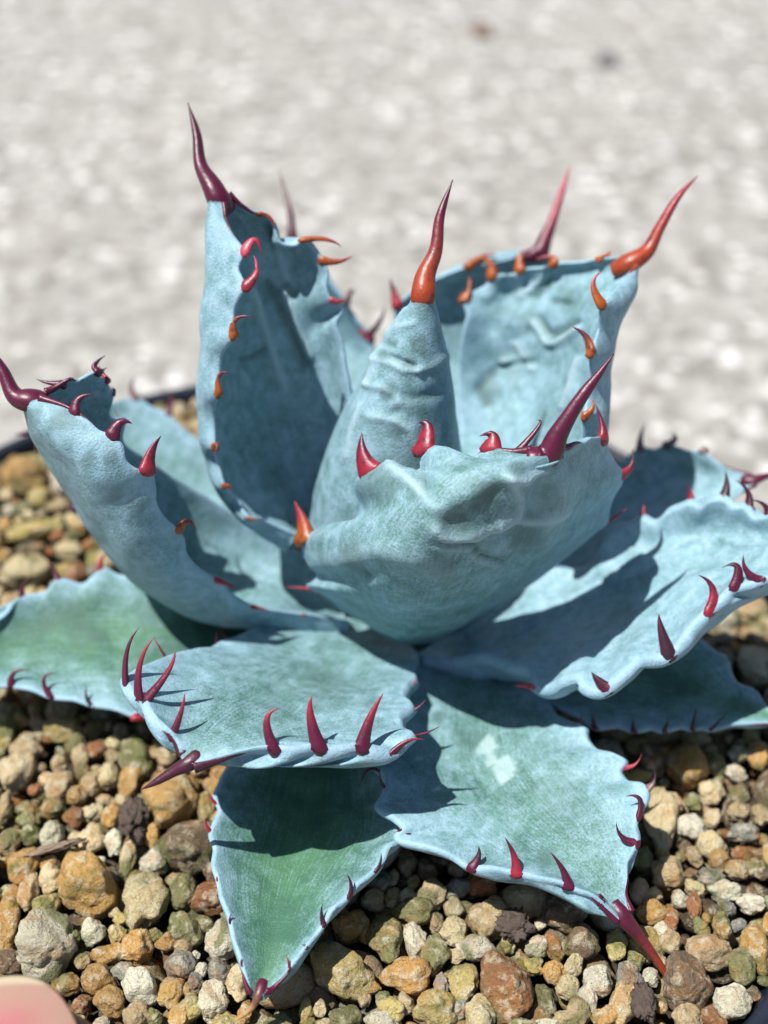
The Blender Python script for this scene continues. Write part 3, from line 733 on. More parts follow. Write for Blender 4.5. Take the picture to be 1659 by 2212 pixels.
make_leaf('K', 'lowest green leaf lying on the pebbles, tan tip, half shaded', [
    [(590, 1500, .7), (640, 1510, .6), (690, 1520, .55), (750, 1530, .6), (800, 1540, .7)],
    [(490, 1640, .9), (590, 1650, .6), (680, 1660, .5), (770, 1670, .6), (850, 1680, .9)],
    [(465, 1760, 1.0), (560, 1780, .65), (660, 1790, .5), (770, 1800, .65), (862, 1795, 1.05)],
    [(472, 1880, 1.0), (540, 1890, .7), (620, 1900, .55), (710, 1900, .75), (798, 1878, 1.05)],
    [(500, 1990, .95), (540, 2000, .75), (595, 2005, .65), (655, 2005, .8), (722, 1985, 1.0)],
    [(530, 2090, .85), (550, 2092, .75), (575, 2095, .7), (605, 2095, .75), (640, 2085, .85)],
    [(546, 2148, .7), (550, 2153, .68), (556, 2156, .67), (562, 2153, .68), (568, 2146, .7)]],
    'Z', (0, 0, 1), amp=.11, bw=.20, green=(.80, .30), tb=.25, tt=.18, te=.09, wobble=.04,
    outL=[(590, 1500), (505, 1640), (478, 1690), (468, 1725), (478, 1745), (466, 1775), (458, 1800), (468, 1830), (464, 1865), (474, 1900), (482, 1940), (498, 1980), (506, 2020), (524, 2075), (534, 2110), (546, 2148)],
    outR=[(800, 1540), (840, 1640), (868, 1740), (872, 1785), (866, 1806), (838, 1822), (818, 1866), (800, 1882), (772, 1905), (748, 1938), (722, 1958), (700, 1994), (672, 2030), (640, 2072), (620, 2096), (596, 2122), (568, 2146)],
    teethL=[T_((468, 1735), (450, 1710), None, 18, 'rr'), T_((460, 1795), (442, 1765), None, 18, 'rr'), T_((478, 1900), (468, 1892), None, 14, 'rr'), T_((505, 1990), (500, 1972), None, 14, 'mm'), T_((530, 2085), (522, 2068), None, 14, 'mm')],
    teethR=[T_((810, 1878), (823, 1842), (826, 1866), 20, 'kk'), T_((748, 1930), (749, 1886), None, 24, 'dk'), T_((692, 1995), (697, 1950), (690, 1980), 22, 'dk'),
            T_((662, 2046), (652, 2040), None, 18, 'kk'), T_((622, 2096), (618, 2062), (628, 2090), 18, 'dr'), T_((868, 1800), (855, 1790), None, 14, 'mm')],
    spine=[(548, 2172, 0), (505, 2208, 0)], horn_len=(.35, .5), horn_r=0.05, spine_w=26, scol='mt')
make_leaf('L', 'front leaf with pale wax smudge and long orange-red spine touching the pebbles', [
    [(880, 1440, .7), (930, 1440, .6), (1000, 1445, .6), (1080, 1455, .6), (1150, 1465, .7)],
    [(865, 1530, 1.0), (950, 1530, .8), (1040, 1530, .75), (1130, 1530, .8), (1215, 1540, 1.0)],
    [(828, 1640, 1.2), (940, 1640, 1.0), (1060, 1630, .9), (1180, 1620, 1.0), (1295, 1615, 1.2)],
    [(866, 1770, 1.3), (990, 1750, 1.1), (1120, 1730, 1.0), (1250, 1710, 1.1), (1378, 1692, 1.3)],
    [(1010, 1852, 1.25), (1110, 1838, 1.1), (1210, 1815, 1.05), (1300, 1790, 1.15), (1378, 1762, 1.35)],
    [(1180, 1916, 1.15), (1235, 1903, 1.05), (1285, 1885, 1.0), (1325, 1865, 1.05), (1364, 1840, 1.2)],
    [(1290, 1966, .95), (1310, 1954, .93), (1325, 1940, .92), (1338, 1925, .95), (1352, 1905, 1.0)],
    [(1340, 1990, .8), (1346, 1988, .8), (1352, 1985, .8), (1357, 1980, .8), (1361, 1974, .82)]],
    'Z', (0, 0, 1), amp=.20, bw=.22, green=(.52, .10), tb=.3, tt=.20, te=.12, rubs=[(950, 1548, 14, 0.7), (1010, 1600, 30, 0.4), (1180, 1850, 22, 0.6), (1210, 1720, 60, 0.25)], wobble=.05,
    outL=[(880, 1440), (865, 1500), (845, 1560), (822, 1610), (806, 1640), (832, 1672), (836, 1700), (817, 1740), (849, 1763), (875, 1790), (858, 1806), (897, 1820), (929, 1828), (972, 1844), (1010, 1866), (1053, 1868), (1112, 1880), (1144, 1888), (1214, 1905), (1240, 1918), (1278, 1930), (1310, 1958), (1340, 1990)],
    outR=[(1150, 1465), (1176, 1506), (1198, 1538), (1230, 1554), (1260, 1566), (1262, 1586), (1289, 1618), (1326, 1628), (1349, 1643), (1337, 1664), (1350, 1682), (1391, 1694), (1396, 1718), (1385, 1747), (1371, 1780), (1376, 1812), (1367, 1835), (1355, 1865), (1355, 1898), (1350, 1938), (1361, 1974)],
    teethL=[T_((826, 1655), (774, 1710), (790, 1640), 18, 'mm'), T_((870, 1800), (858, 1796), (930, 1818), 22, 'mm'), T_((1018, 1862), (1034, 1828), (1040, 1850), 34, 'mk'),
            T_((1116, 1890), (1090, 1808), (1118, 1850), 36, 'rm'), T_((1220, 1924), (1188, 1840), (1224, 1880), 34, 'md'), T_((1292, 1962), (1314, 1948), (1285, 1920), 24, 'mk'), T_((835, 1700), (822, 1650), None, 14, 'mm')],
    teethR=[T_((1238, 1565), (1258, 1544), None, 18, 'mr'), T_((1342, 1650), (1386, 1628), (1378, 1660), 20, 'pr'), T_((1392, 1700), (1414, 1664), (1420, 1690), 30, 'gk'), T_((1385, 1765), (1352, 1720), (1398, 1710), 30, 'md'),
            T_((1368, 1820), (1331, 1776), (1334, 1818), 30, 'mk'), T_((1358, 1890), (1335, 1882), (1352, 1878), 14, 'kk')],
    spine=[(1378, 2018, .05), (1420, 2075, .1), (1450, 2125, .15), (1476, 2165, .2)], horn_len=(.62, .6), horn_r=0.055, spine_w=36, scol='mf',
    stains=[(1052, 1612, 20, .7), (1062, 1638, 15, .7), (1092, 1660, 27, .7), (1082, 1682, 10, .9), (942, 1702, 5, .9), (908, 1638, 5, .9)])
make_leaf('M', 'low dark leaf in shade under the wide leaf', [
    [(1150, 1380, .6), (1130, 1420, .55), (1120, 1470, .55)],
    [(1300, 1350, .9), (1260, 1440, .7), (1230, 1540, .75)],
    [(1500, 1368, 1.1), (1440, 1460, .8), (1380, 1568, .85)],
    [(1600, 1480, .9), (1570, 1520, .8), (1540, 1566, .85)],
    [(1690, 1550, .8), (1695, 1556, .8), (1700, 1562, .8)]], 'Z', (0, 0, 1), amp=.14, bw=.22, green=(.62, .26), tb=.3, te=.09,
    teethL=[T_((1560, 1430), (1570, 1420), None, 20, 'kk'), T_((1625, 1505), (1632, 1495), None, 18, 'kk')],
    teethR=[T_((1290, 1562), (1280, 1540), None, 22, 'mm'), T_((1375, 1568), (1368, 1548), None, 22, 'dd'), T_((1500, 1565), (1508, 1520), None, 18, 'kk'), T_((1540, 1565), (1575, 1535), None, 14, 'kk'), T_((1440, 1566), (1445, 1552), None, 20, 'dd')],
    spine=[(1750, 1560, 0)], spine_w=26, stains=[])
make_leaf('N', 'wide sunlit leaf with dark curved hooks along its near margin', [
    [(1010, 1300, .9), (980, 1340, .8), (950, 1375, .75), (920, 1400, .7), (900, 1412, .7)],
    [(1180, 1220, 1.6), (1150, 1280, 1.3), (1120, 1340, 1.2), (1090, 1392, 1.2), (1060, 1425, 1.3)],
    [(1290, 1165, 2.3), (1270, 1240, 1.9), (1250, 1320, 1.7), (1230, 1400, 1.8), (1200, 1468, 2.0)],
    [(1400, 1108, 2.9), (1390, 1190, 2.4), (1370, 1280, 2.2), (1350, 1370, 2.3), (1330, 1468, 2.5)],
    [(1530, 1084, 3.4), (1520, 1150, 2.9), (1500, 1220, 2.7), (1480, 1300, 2.75), (1465, 1382, 2.9)],
    [(1640, 1104, 3.6), (1630, 1150, 3.3), (1610, 1200, 3.15), (1600, 1250, 3.15), (1590, 1308, 3.2)],
    [(1740, 1150, 3.8), (1735, 1170, 3.7), (1730, 1190, 3.6), (1725, 1210, 3.6), (1720, 1235, 3.6)],
    [(1795, 1170, 3.9), (1797, 1172, 3.9), (1799, 1175, 3.9), (1798, 1178, 3.9), (1796, 1182, 3.9)]],
    'Z', (0, 0, 1), amp=.20, bw=.21, green=(.16, .08), tb=.35, tt=.2, te=.20, wobble=.08, wob_sc=1.1,
    imprint=[(-.45, -.30, -.18, 4, .3, .04, .05)],
    outL=[(1010, 1300), (1180, 1232), (1260, 1226), (1288, 1208), (1301, 1175), (1320, 1143), (1358, 1136), (1384, 1122), (1407, 1133), (1444, 1108), (1470, 1098), (1488, 1091), (1511, 1100), (1532, 1086), (1563, 1084), (1580, 1098), (1607, 1098), (1628, 1122), (1660, 1118), (1740, 1150), (1795, 1170)],
    outR=[(900, 1412), (960, 1420), (1042, 1414), (1079, 1424), (1109, 1434), (1150, 1446), (1155, 1466), (1184, 1478), (1210, 1465), (1252, 1463), (1264, 1480), (1286, 1488), (1317, 1475), (1340, 1456), (1377, 1428), (1430, 1416), (1451, 1398), (1480, 1358), (1512, 1325), (1545, 1298), (1580, 1264), (1615, 1258), (1650, 1246), (1700, 1238), (1796, 1182)],
    teethL=[T_((1385, 1118), (1391, 1090), None, 24, 'rr'), T_((1490, 1090), (1482, 1048), (1496, 1060), 26, 'rm'), T_((1556, 1085), (1567, 1018), (1575, 1050), 36, 'kk'), T_((1615, 1090), (1588, 1036), (1630, 1060), 32, 'dk'), T_((1650, 1105), (1618, 1078), (1665, 1085), 30, 'dk')],
    teethR=[T_((1162, 1470), (1108, 1482), (1135, 1478), 34, 'pp'), T_((1300, 1475), (1278, 1452), (1290, 1470), 50, 'mk'), T_((1432, 1405), (1423, 1326), (1425, 1360), 48, 'kd'), T_((1522, 1305), (1508, 1242), (1560, 1262), 40, 'rm'),
            T_((1585, 1245), (1560, 1226), (1612, 1200), 40, 'md'), T_((1640, 1250), (1606, 1198), (1600, 1240), 34, 'mm'), T_((1105, 1430), (1108, 1440), None, 14, 'rr'), T_((1040, 1425), (1040, 1432), None, 12, 'rr')],
    spine=[(1860, 1170, 0)], spine_w=36)

# stem under the rosette
v, f = lathe([(.02, .5), (.6, .48), (.9, .35), (1.0, .05), (1.0, -.3), (.9, -1.2), (.02, -1.4)], 32, .1, .1)
link('stem', mesh('stem', v, f), M['stem'], agave)

# ------------------------------------------------------------------ pebbles
PB_N = 26
def pebble_mesh(i, sub):
    r = random.Random(100 + i)
    bm = bmesh.new(); bmesh.ops.create_icosphere(bm, subdivisions=sub, radius=1)
    off = Vector((r.uniform(-50, 50), r.uniform(-50, 50), r.uniform(-50, 50)))
    cuts = []
    for _ in range(r.randint(3, 9)):
        d = Vector((r.gauss(0, 1), r.gauss(0, 1), r.gauss(0, 1))).normalized(); cuts.append((d, r.uniform(.55, .9)))
    soft = r.uniform(.55, .9)
    for v_ in bm.verts:
        p = v_.co.copy()
        for d, c in cuts:
            k = p.dot(d)
            if k > c: p -= d * (k - c) * soft
        k = 1 + .30 * noise.noise(p * 1.1 + off) + .15 * noise.noise(p * 2.4 + off) + .07 * noise.noise(p * 5.5 + off) + .035 * noise.noise(p * 12 + off)
        pit = noise.noise(p * 4.3 - off)
        k -= .22 * max(0, pit - .3)
        v_.co = p * k
    return bm
VAR = []
for i in range(PB_N):
    bm = pebble_mesh(i, 4); me = bpy.data.meshes.new('pebble'); bm.to_mesh(me); bm.free()
    me.materials.append(M['pebble']); me.polygons.foreach_set('use_smooth', [True] * len(me.polygons)); VAR.append(me)
LOWV = []
for i in range(PB_N):
    bm = pebble_mesh(i, 2)
    LOWV.append((np.array([v_.co[:] for v_ in bm.verts]), np.array([[v_.index for v_ in f_.verts] for f_ in bm.faces]))); bm.free()

PC = {'c': (.60, .50, .29), 'w': (.68, .64, .49), 'o': (.50, .30, .10), 't': (.48, .36, .20), 'b': (.16, .11, .07),
      'g': (.20, .205, .085), 'k': (.25, .25, .22), 'r': (.30, .125, .05), 'y': (.46, .375, .14)}
PNAME = {'c': 'cream', 'w': 'whitish', 'o': 'orange-tan', 't': 'tan', 'b': 'dark brown', 'g': 'mossy green', 'k': 'grey', 'r': 'rusty', 'y': 'olive-yellow'}
HAND = []          # (px, py, width, height, colour, angle) in picture units of 1659 x 2212
def add(ox, oy, s, items):
    for it in items:
        x, y, w, h, c = it[:5]; a = it[5] if len(it) > 5 else 0
        HAND.append((ox + s * x, oy + s * y, s * w, s * h, c, a))
add(0, 1481, .3307, [(595,1300,390,400,'o'),(940,1385,290,390,'c'),(1230,1040,390,370,'b'),(295,1680,400,370,'w'),(1110,740,350,320,'o'),(330,960,160,220,'w'),
    (600,990,165,200,'c'),(740,1010,125,165,'w'),(725,820,115,190,'o'),(140,1150,200,260,'o'),(180,1330,130,250,'t'),(330,1240,160,190,'c'),(290,1420,180,180,'y'),
    (45,1530,160,520,'o'),(45,1000,160,200,'t'),(20,780,110,220,'t'),(100,540,220,260,'c'),(170,400,200,200,'t'),(30,290,110,240,'y'),(380,640,180,180,'t'),
    (500,700,130,120,'o'),(600,630,150,160,'t'),(690,570,160,170,'c'),(845,610,150,210,'o'),(900,460,230,300,'g'),(1080,420,190,230,'t'),(520,460,120,180,'t'),
    (540,555,100,110,'r'),(620,400,110,130,'r'),(740,360,120,110,'c'),(730,440,110,90,'t'),(380,490,120,120,'t'),(390,265,260,180,'y'),(320,310,90,110,'r'),(1230,640,140,140,'o'),
    (1340,780,120,200,'y'),(1400,650,150,150,'o'),(830,1100,100,230,'c'),(1000,1130,190,180,'w'),(1000,960,110,180,'o'),(600,810,130,110,'c'),(480,850,130,140,'r'),
    (180,850,150,130,'g'),(190,960,150,140,'g'),(480,1110,130,110,'o'),(300,1140,120,90,'o'),(1185,1330,180,220,'g'),(1370,1370,230,230,'r'),(1220,1580,220,230,'g'),
    (1440,1640,210,260,'w'),(600,1590,150,170,'w'),(760,1600,130,120,'y'),(895,1690,200,200,'o'),(700,1740,210,130,'o'),(1080,1660,140,120,'o'),(1190,1690,110,110,'t'),
    (1010,1610,100,80,'g'),(1170,1820,190,180,'k'),(1430,1850,150,160,'k'),(1270,1745,70,70,'w'),(1310,1840,90,90,'w'),(630,1900,250,180,'o'),(930,1960,240,240,'w'),
    (1110,1975,150,250,'o'),(1220,1960,80,90,'o'),(1390,2040,200,240,'w'),(1555,1930,150,220,'c'),(720,2060,220,190,'o'),(710,1970,100,80,'o'),(890,2150,180,170,'t'),
    (1170,2150,150,170,'o'),(1250,2090,160,170,'y'),(1000,2150,110,110,'g'),(800,1850,150,110,'k'),(420,1930,200,130,'o'),(780,1500,90,90,'y'),(1330,1540,140,100,'g'),
    (1600,2110,100,150,'o'),(1270,1920,120,110,'k'),(480,1620,90,90,'g'),(130,200,110,90,'y'),(220,660,90,80,'r'),(150,780,120,90,'g')])
add(548.6, 1700.7, .3307, [(590,1190,320,440,'y',-35),(860,990,220,310,'g'),(1050,800,260,170,'g'),(1160,680,190,200,'c'),(1005,690,120,130,'w'),(905,700,100,130,'c'),
    (1310,775,120,140,'c'),(1530,850,240,260,'t'),(1310,930,180,200,'c'),(1195,870,110,130,'t'),(1050,980,160,200,'w'),(1180,1080,180,220,'g',20),(1460,1040,240,160,'w'),
    (1010,1230,320,230,'o'),(1370,1265,200,220,'y'),(1225,1280,90,160,'k'),(1640,1290,330,430,'r'),(900,1440,180,160,'y'),(990,1390,110,130,'c'),(760,1290,130,100,'o'),
    (720,1370,80,90,'t'),(1190,1440,280,240,'y'),(1480,1480,190,250,'c'),(840,1510,220,130,'w'),(590,1500,200,160,'g'),(430,1420,90,140,'c'),(340,1440,110,140,'y'),
    (350,1525,110,70,'o'),(1330,1420,110,180,'k'),(840,1370,100,100,'g'),(620,900,230,200,'o'),(720,930,90,150,'o'),(780,720,150,150,'t'),(820,600,160,140,'k'),
    (910,570,70,120,'c'),(1000,480,120,160,'t'),(1040,600,80,90,'c'),(1310,650,230,110,'k',-25),(1130,520,130,130,'b'),(570,810,100,90,'t'),(450,1530,100,80,'c')])
add(1097.2, 1536, .3386, [(980,700,200,400,'c',12),(1140,330,260,250,'o'),(910,300,200,200,'b'),(830,400,180,100,'y'),(730,390,90,90,'o'),(1180,720,200,150,'w'),(1300,840,220,160,'c'),
    (1200,910,100,140,'t'),(1350,930,150,160,'o'),(1030,1020,210,190,'t'),(1170,1010,90,60,'r'),(1300,1050,160,120,'k'),(1390,1130,210,140,'w'),(1100,1180,120,110,'w'),
    (1190,1220,90,180,'r'),(1560,1210,180,120,'w'),(850,1140,120,200,'t'),(930,1150,120,90,'c'),(930,1270,180,160,'o'),(1040,1290,100,160,'r'),(990,1380,100,110,'w'),(1040,1450,140,150,'t'),
    (1280,1530,340,220,'t'),(1130,1720,360,320,'b'),(1440,1850,230,220,'w'),(740,1850,170,290,'t',20),(500,1810,130,180,'w'),(390,1750,150,170,'c'),(450,1900,150,190,'t',30),
    (620,1940,170,130,'o'),(580,1710,190,180,'w'),(770,1690,190,180,'k'),(420,1610,120,160,'c',30),(300,1650,140,140,'o'),(305,1490,120,190,'r'),(460,1470,240,220,'b'),
    (190,1480,150,130,'w'),(360,1280,290,200,'b'),(700,1480,130,220,'y'),(820,1570,110,110,'g'),(1160,1940,180,170,'t'),(1320,1950,160,140,'r'),(1590,1520,170,290,'o'),
    (1480,1600,180,240,'g'),(1370,1350,110,180,'g'),(1240,1360,100,130,'g'),(860,930,150,150,'g'),(1510,760,200,120,'k'),(1470,620,130,140,'t'),(1300,500,160,150,'c',-30),
    (1470,380,130,110,'w'),(1330,320,130,170,'g'),(1480,260,120,110,'w'),(1600,270,150,170,'o'),(1070,570,100,150,'t'),(1500,900,130,100,'r'),(1470,1000,140,120,'t'),
    (1560,980,110,110,'t'),(400,1950,230,90,'t'),(240,1980,180,70,'w'),(100,1990,200,100,'g'),(1190,560,100,120,'g'),(1620,1000,110,130,'b'),(1620,640,110,140,'t'),(1400,1230,110,120,'k')])
add(0, 877.7, .1984, [(250,770,520,420,'o'),(640,860,180,200,'w'),(300,560,260,150,'y'),(520,480,160,180,'o'),(380,1320,600,200,'y',-22),(100,1100,160,150,'w'),(250,1070,200,150,'g'),
    (620,1050,250,150,'t'),(850,1270,220,160,'o'),(740,1540,300,180,'c'),(280,1780,560,400,'c',-20),(1190,1650,280,280,'t'),(1000,1620,150,200,'y'),(820,1790,200,250,'r'),
    (680,1750,180,200,'y'),(60,930,150,220,'c'),(50,1250,160,160,'o'),(40,1600,160,160,'o'),(100,2150,250,250,'t'),(480,2020,180,150,'t')])

PEB = []      # x, y, z, rx, ry, rz, rotz, colour key, hand flag
for (px, py, w, h, c, a) in HAND:
    p = at_z(px, py, .05); k = depth(p) / FPX
    rx, ry = w * k / 2 * 1.06, h * k / 2 * 1.12
    rz = min(rx, ry) * .92
    PEB.append([p[0], p[1], -.05 + .18 * rz, rx, ry, rz, math.radians(-a), c, True])
def cellkey(x, y): return int(math.floor(x / .9)), int(math.floor(y / .9))
def pack(layer_z, sizes, count, existing, tol, cw):
    cells = {}
    for e in existing: cells.setdefault(cellkey(e[0], e[1]), []).append(e)
    out = []
    keys, wts = zip(*cw)
    for s_lo, s_hi, tries in sizes:
        for _ in range(tries):
            a = random.uniform(0, 2 * math.pi); rr = 8.45 * math.sqrt(random.random())
            x, y = POT_C[0] + rr * math.cos(a), POT_C[1] + rr * math.sin(a)
            s = random.uniform(s_lo, s_hi)
            if rr + s > 8.5: continue
            cx_, cy_ = cellkey(x, y); ok = True
            for i in (-1, 0, 1):
                for j in (-1, 0, 1):
                    for e in cells.get((cx_ + i, cy_ + j), ()):
                        if math.hypot(x - e[0], y - e[1]) < tol * (s + .5 * (e[3] + e[4])): ok = False; break
                    if not ok: break
                if not ok: break
            if not ok: continue
            if math.hypot(x - .1, y - .1) < 1.4: continue
            q = [x, y, layer_z + random.uniform(-.05, .05) - .1 * (.3 - s), s * random.uniform(.85, 1.25), s * random.uniform(.8, 1.15), s * random.uniform(.65, .95), random.uniform(0, 6.28), random.choices(keys, wts)[0], False]
            cells.setdefault((cx_, cy_), []).append(q); out.append(q)
    return out
CW = [('c', 5), ('w', 4), ('o', 4), ('t', 7), ('b', 3), ('g', 5), ('k', 2), ('r', 2), ('y', 4)]
CW2 = [('c', 2), ('t', 4), ('b', 4), ('g', 5), ('k', 2), ('o', 3), ('y', 3), ('r', 2)]
hand_peb = list(PEB)
top_layer = pack(-.06, [(.32, .42, 900), (.22, .30, 3500), (.15, .21, 7000), (.09, .13, 9000)], 0, hand_peb, .86, CW)
low_layer = pack(-.36, [(.26, .36, 3000), (.16, .24, 6000), (.1, .14, 5000)], 0, [], .84, CW2)

bvh = BVHTree.FromPolygons(LEAF_TRIS_V, LEAF_TRIS_F)
def seen(p):
    x, y = proj(np.array(p))
    if not (-15 < x < 1674 and -15 < y < 2227): return False
    o = Vector(CAM); d = Vector(p) - o
    hit = bvh.ray_cast(o, d.normalized(), d.length - .1)
    return hit[0] is None
cand = [q for q in top_layer if seen((q[0], q[1], q[2] + q[5] * .6))]
cand.sort(key=lambda q: -(q[3] + q[4]) / depth(np.array(q[:3])))
singles = hand_peb + cand[:max(0, 296 - len(hand_peb))]
ids = set(map(id, singles))
rest = [q for q in top_layer if id(q) not in ids] + low_layer

TH_TIP = np.array([-4.3, -6.55])
def where(q):
    x, y = q[0], q[1]
    far = math.hypot(x - POT_C[0], y - POT_C[1])
    rad_ = ' near rim' if far > 6.6 else ' near leaves' if far < 4.6 else ''
    if math.hypot(x - TH_TIP[0], y - TH_TIP[1]) < 1.6: return 'lying against the thumb'
    a = math.degrees(math.atan2(y, x - .3))
    if a < -150 or a > 150 or (x < -2 and y > -1.2): return 'between the broad green leaf and the far pot rim'
    if -150 <= a < -104: return 'between the broad green leaf and the lowest leaf' + rad_
    if -104 <= a < -62: return 'between the lowest leaf and the wax-smudged leaf' + rad_
    if -62 <= a < -20: return 'between the wax-smudged leaf and the low shaded leaf' + rad_
    return 'by the rim beside the low shaded leaf'
def jitter(c, g_=1.0):
    k = g_ * random.uniform(.8, 1.18); return tuple(min(.75, max(.02, ch * k * random.uniform(.97, 1.03))) for ch in c)
for q in singles:
    o = bpy.data.objects.new('pebble', random.choice(VAR)); sc.collection.objects.link(o)
    o.location = (q[0] * .01, q[1] * .01, q[2] * .01); o.scale = (q[3] * .01, q[4] * .01, q[5] * .01)
    o.rotation_euler = (random.uniform(-.2, .2), random.uniform(-.2, .2), q[6])
    o.color = (*jitter(PC[q[7]]), 1)
    s = q[3] + q[4]; r = max(q[3], q[4]) / min(q[3], q[4])
    size = 'large' if s > .78 else 'medium' if s > .5 else 'small'
    shape = 'long' if r > 1.45 else 'oval' if r > 1.17 else 'rounded'
    lab = f'{size} {shape} {PNAME[q[7]]} pebble {where(q)}'
    tag(o, lab, 'pebble', f'{size} {shape} {PNAME[q[7]]} pebbles {where(q)}')
V_, F_, C_ = [], [], []
off = 0
for q in rest:
    lv, lf = LOWV[random.randrange(PB_N)]
    ca, sa = math.cos(q[6]), math.sin(q[6])
    p = lv * np.array(q[3:6])
    p = np.stack([p[:, 0] * ca - p[:, 1] * sa + q[0], p[:, 0] * sa + p[:, 1] * ca + q[1], p[:, 2] + q[2]], -1)
    V_.append(p); F_.append(lf + off); off += len(p); C_.append(colattr(len(p), jitter(PC[q[7]], .55 if q[2] < -.25 else 1.0)))  # lower layer coloured darker, painting shade into the gaps
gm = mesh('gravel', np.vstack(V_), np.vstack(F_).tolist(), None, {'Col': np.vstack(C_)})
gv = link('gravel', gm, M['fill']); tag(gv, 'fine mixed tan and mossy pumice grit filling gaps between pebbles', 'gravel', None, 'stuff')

# ------------------------------------------------------------------ hand holding the pot: thumb over the rim
def skin_material():
    m = NT('skin'); tc = m.node('ShaderNodeTexCoord'); o = tc.outputs['Object']
    n1 = m.noise(o, 160, 3); n2 = m.noise(o, 1800, 4, .6)
    c = m.mix(m.ramp(n1, .35, .65), (.22, .090, .062), (.31, .135, .095))
    mp = m.node('ShaderNodeMapping'); m.put(mp, 'Vector', o); mp.inputs['Scale'].default_value = (1, .35, 1)
    b = m.bump(m.noise(mp.outputs[0], 2200, 3, .6), .4, .0002)
    return m.set(Base_Color=c, Roughness=.5, Normal=b, Subsurface_Weight=.1, Subsurface_Scale=.002, Subsurface_Radius=(1, .35, .2))
def nail_material():
    m = NT('thumb_nail'); tc = m.node('ShaderNodeTexCoord')
    sep = m.node('ShaderNodeSeparateXYZ'); m.put(sep, 0, tc.outputs['UV'])
    nz = m.noise(tc.outputs['Object'], 130, 2)
    v = m.math('MULTIPLY_ADD', m.math('SUBTRACT', nz, .5), .14, sep.outputs[1])
    c = m.mix(m.ramp(v, .10, .17), (.46, .38, .26), (.36, .215, .165))
    c = m.mix(m.math('MULTIPLY', m.ramp(v, .22, .55), m.ramp(m.math('ABSOLUTE', m.math('ADD', sep.outputs[0], .1)), .25, .75, 1, 0)), c, (.38, .135, .14))
    st = m.node('ShaderNodeMapping'); m.put(st, 'Vector', tc.outputs['UV']); st.inputs['Scale'].default_value = (40, 1, 1)
    b = m.bump(m.noise(st.outputs[0], 1.0, 2), .15, .0002)
    return m.set(Base_Color=c, Roughness=.34, Normal=b, Specular_IOR_Level=.5, Subsurface_Weight=.2, Subsurface_Scale=.002, Subsurface_Radius=(1, .4, .3))
M['skin'] = skin_material(); M['nail'] = nail_material()
hand = bpy.data.objects.new('hand', None); sc.collection.objects.link(hand)
tag(hand, 'thumb tip with a pink nail pressing on pebbles at the pot edge', 'hand')

TH_BASE = [np.array(p) for p in [(-4.22, -6.58, 1.02), (-4.40, -8.0, 1.18), (-4.75, -9.6, 1.15), (-5.2, -11.0, .2), (-5.9, -12.0, -1.8), (-6.6, -12.6, -4.2)]]
TH_R = [(1.55, .78), (1.5, .86), (1.02, .84), (1.08, .95), (1.25, 1.1), (1.5, 1.2)]
def thumb():
    P_ = np.array(TH_BASE); kk = np.concatenate([[0], np.cumsum(np.linalg.norm(np.diff(P_, axis=0), axis=1))])
    n = 60; u = np.linspace(0, kk[-1], n)
    path = spline(kk, P_, u); rad = spline(kk, np.array(TH_R), u)
    cap = np.sqrt(np.clip(1 - (1 - np.clip(u / 1.35, 0, 1)) ** 2.0, 0, 1)) 
    path[0] = path[0]
    return path, rad * cap[:, None] + .01
path, rad = thumb()
wv = np.tile(np.array([1.0, -.12, 0]), (len(path), 1))
vs_, fs = tube_rings(path, wv, rad[:, 0], rad[:, 1], 40)
def limb(pts, rads, sides=20):
    P_ = np.array(pts, float); kk = np.concatenate([[0], np.cumsum(np.linalg.norm(np.diff(P_, axis=0), axis=1))])
    u = np.linspace(0, kk[-1], 24); path = spline(kk, P_, u); r = np.interp(u, kk, rads)
    r = r * np.sqrt(np.clip(1 - (1 - np.clip((kk[-1] - u) / (rads[-1] * .9), 0, 1)) ** 2, .02, 1))
    return tube_rings(path, np.tile(np.array([.2, .1, 1.0]), (24, 1)), r, r * .92, sides)
parts = [(vs_, fs)]
parts.append(limb([(-6.3, -14.5, -7.5), (-6.8, -13.2, -5.4), (-7.6, -11.6, -4.4)], [2.3, 2.2, 1.7]))                 # palm
for k, z in enumerate((-2.6, -4.3, -6.0, -7.6)):                                                                      # fingers hug the pot wall
    L_ = (1.0, 1.08, 1.0, .82)[k]; r_ = (.88, .9, .85, .75)[k]
    pts = [(-6.6, -13.0 , z * .8 - 1.6)]
    for ang in (230, 213, 196, 180 - 4 * (k == 1)):
        a = math.radians(-(360 - ang)); rr = 9.6 - .22 * (-z) * .25 + .1
        pts.append((POT_C[0] + rr * math.cos(a) * 1.0, POT_C[1] + rr * math.sin(a), z))
    pts = pts[:2] + [pts[1 + int(round(i))] for i in (1, 2, 3)]
    parts.append(limb(pts, [1.05, .98, r_, r_ * .92, r_ * .8]))
parts.append(limb([(-6.4, -13.0, -5.6), (-6.6, -15.8, -8.0), (-8.0, -24, -9.5), (-9.5, -38, -10)], [2.3, 2.4, 2.9, 3.9]))  # wrist and forearm
VV, FF = [], []
for a_, b_ in parts:
    o0 = len(VV); VV += list(a_); FF += [tuple(i + o0 for i in ff) for ff in b_]
me = mesh('skin', VV, FF)
hb = link('skin', me, M['skin'], hand)
rm = hb.modifiers.new('remesh', 'REMESH'); rm.mode = 'VOXEL'; rm.voxel_size = .0007; rm.use_smooth_shade = True
sm_ = hb.modifiers.new('smooth', 'SMOOTH'); sm_.factor = .5; sm_.iterations = 8
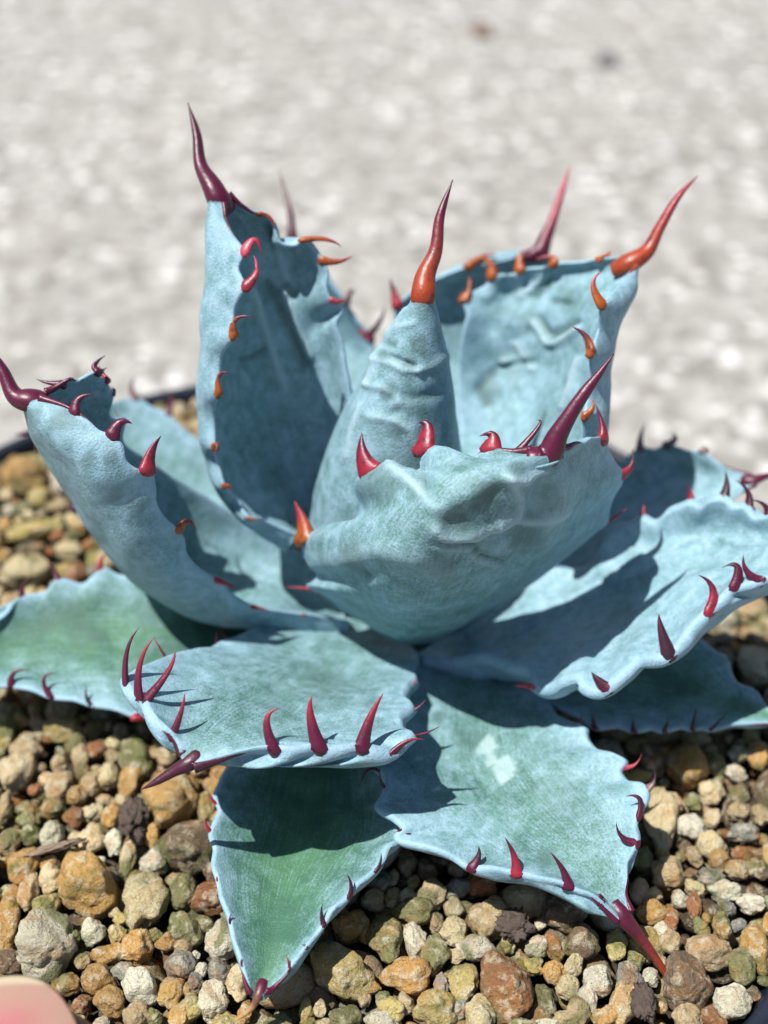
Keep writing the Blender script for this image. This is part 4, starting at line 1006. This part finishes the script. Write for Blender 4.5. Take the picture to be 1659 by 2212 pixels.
# nail plate
nu, nv_ = 36, 30
NVv, NUV = [], []
for j in range(nv_ + 1):
    for i in range(nu + 1):
        s = i / nu * 2 - 1
        l0 = .05 + 1.15 * abs(s) ** 2.0
        l = l0 + (1.55 - l0) * (j / nv_)
        c_ = path[0] + (path[14] - path[0]) / np.linalg.norm(path[14] - path[0]) * l
        xo = 1.22 * s
        x = c_[0] + xo
        z = c_[2] + .80 * math.sqrt(max(0, 1 - (xo / 1.58) ** 2)) + .045 + .02 * l - .16 * max(0, 1 - max(0, l) / .8) ** 2 - .05 * abs(s) ** 6
        NVv.append((x, c_[1], z)); NUV.append((s, l / 1.55))
nf = [(j * (nu + 1) + i, j * (nu + 1) + i + 1, (j + 1) * (nu + 1) + i + 1, (j + 1) * (nu + 1) + i) for j in range(nv_) for i in range(nu)]
no = link('nail', mesh('nail', NVv, nf, NUV), M['nail'], hand)
sol = no.modifiers.new('solid', 'SOLIDIFY'); sol.thickness = .0006; sol.offset = 0

# ------------------------------------------------------------------ litter
def debris(name, px, py, sx, sy, sz, mat, label, cat, seed, z=.15, rot=0):
    bm = bmesh.new(); bmesh.ops.create_icosphere(bm, subdivisions=4, radius=1)
    o3 = Vector((seed * 3.1, seed, -seed))
    for v_ in bm.verts:
        p = v_.co.copy()
        k = 1 + .5 * noise.noise(p * 2.2 + o3) + .35 * noise.noise(p * 5 + o3) + .22 * noise.noise(p * 11 + o3)
        v_.co = Vector((p.x * sx * k, p.y * sy * k, p.z * sz * k)) * .01
    me = bpy.data.meshes.new(name); bm.to_mesh(me); bm.free()
    o = link(name, me, M[mat])
    p = at_z(px, py, z); o.location = p * .01; o.rotation_euler = (0, 0, rot)
    tag(o, label, cat)
    return o
debris('bark_chip', 1112, 2000, .22, .2, .13, 'bark', 'rough dark bark crumb between the lowest leaf and the orange-spined leaf', 'bark', 3)
debris('bark_chip', 288, 1768, .2, .3, .15, 'bark', 'rough dark brown clod beside the big brown pebble', 'bark', 5)
debris('bark_chip', 1390, 2165, .14, .24, .12, 'bark', 'shaggy grey bark scrap under the orange-red spine tip', 'bark', 8)
debris('dry_twig', 120, 1830, .36, .06, .05, 'twig', 'dry grey twig splinter among pebbles beside the big orange pebble', 'twig', 11, .2, .35)
def floor_stone(px, py, r, mat, label):
    p = at_z(px, py, FLOOR + r * .4)
    o = bpy.data.objects.new('floor_stone', VAR[4].copy()); sc.collection.objects.link(o)
    o.data.materials.clear(); o.data.materials.append(M[mat])
    o.location = p * .01; o.scale = (r * .01, r * .012, r * .007); tag(o, label, 'stone')
M['rust_stone'] = simple('rusty_stone', (.16, .09, .055), .9, 400)
M['grey_stone'] = simple('grey_stone', (.10, .10, .10), .9, 400)
floor_stone(1045, 66, .62, 'rust_stone', 'small brown stone lying on the pale concrete')
floor_stone(1315, 132, .55, 'grey_stone', 'small dark grey stone lying on the pale concrete')
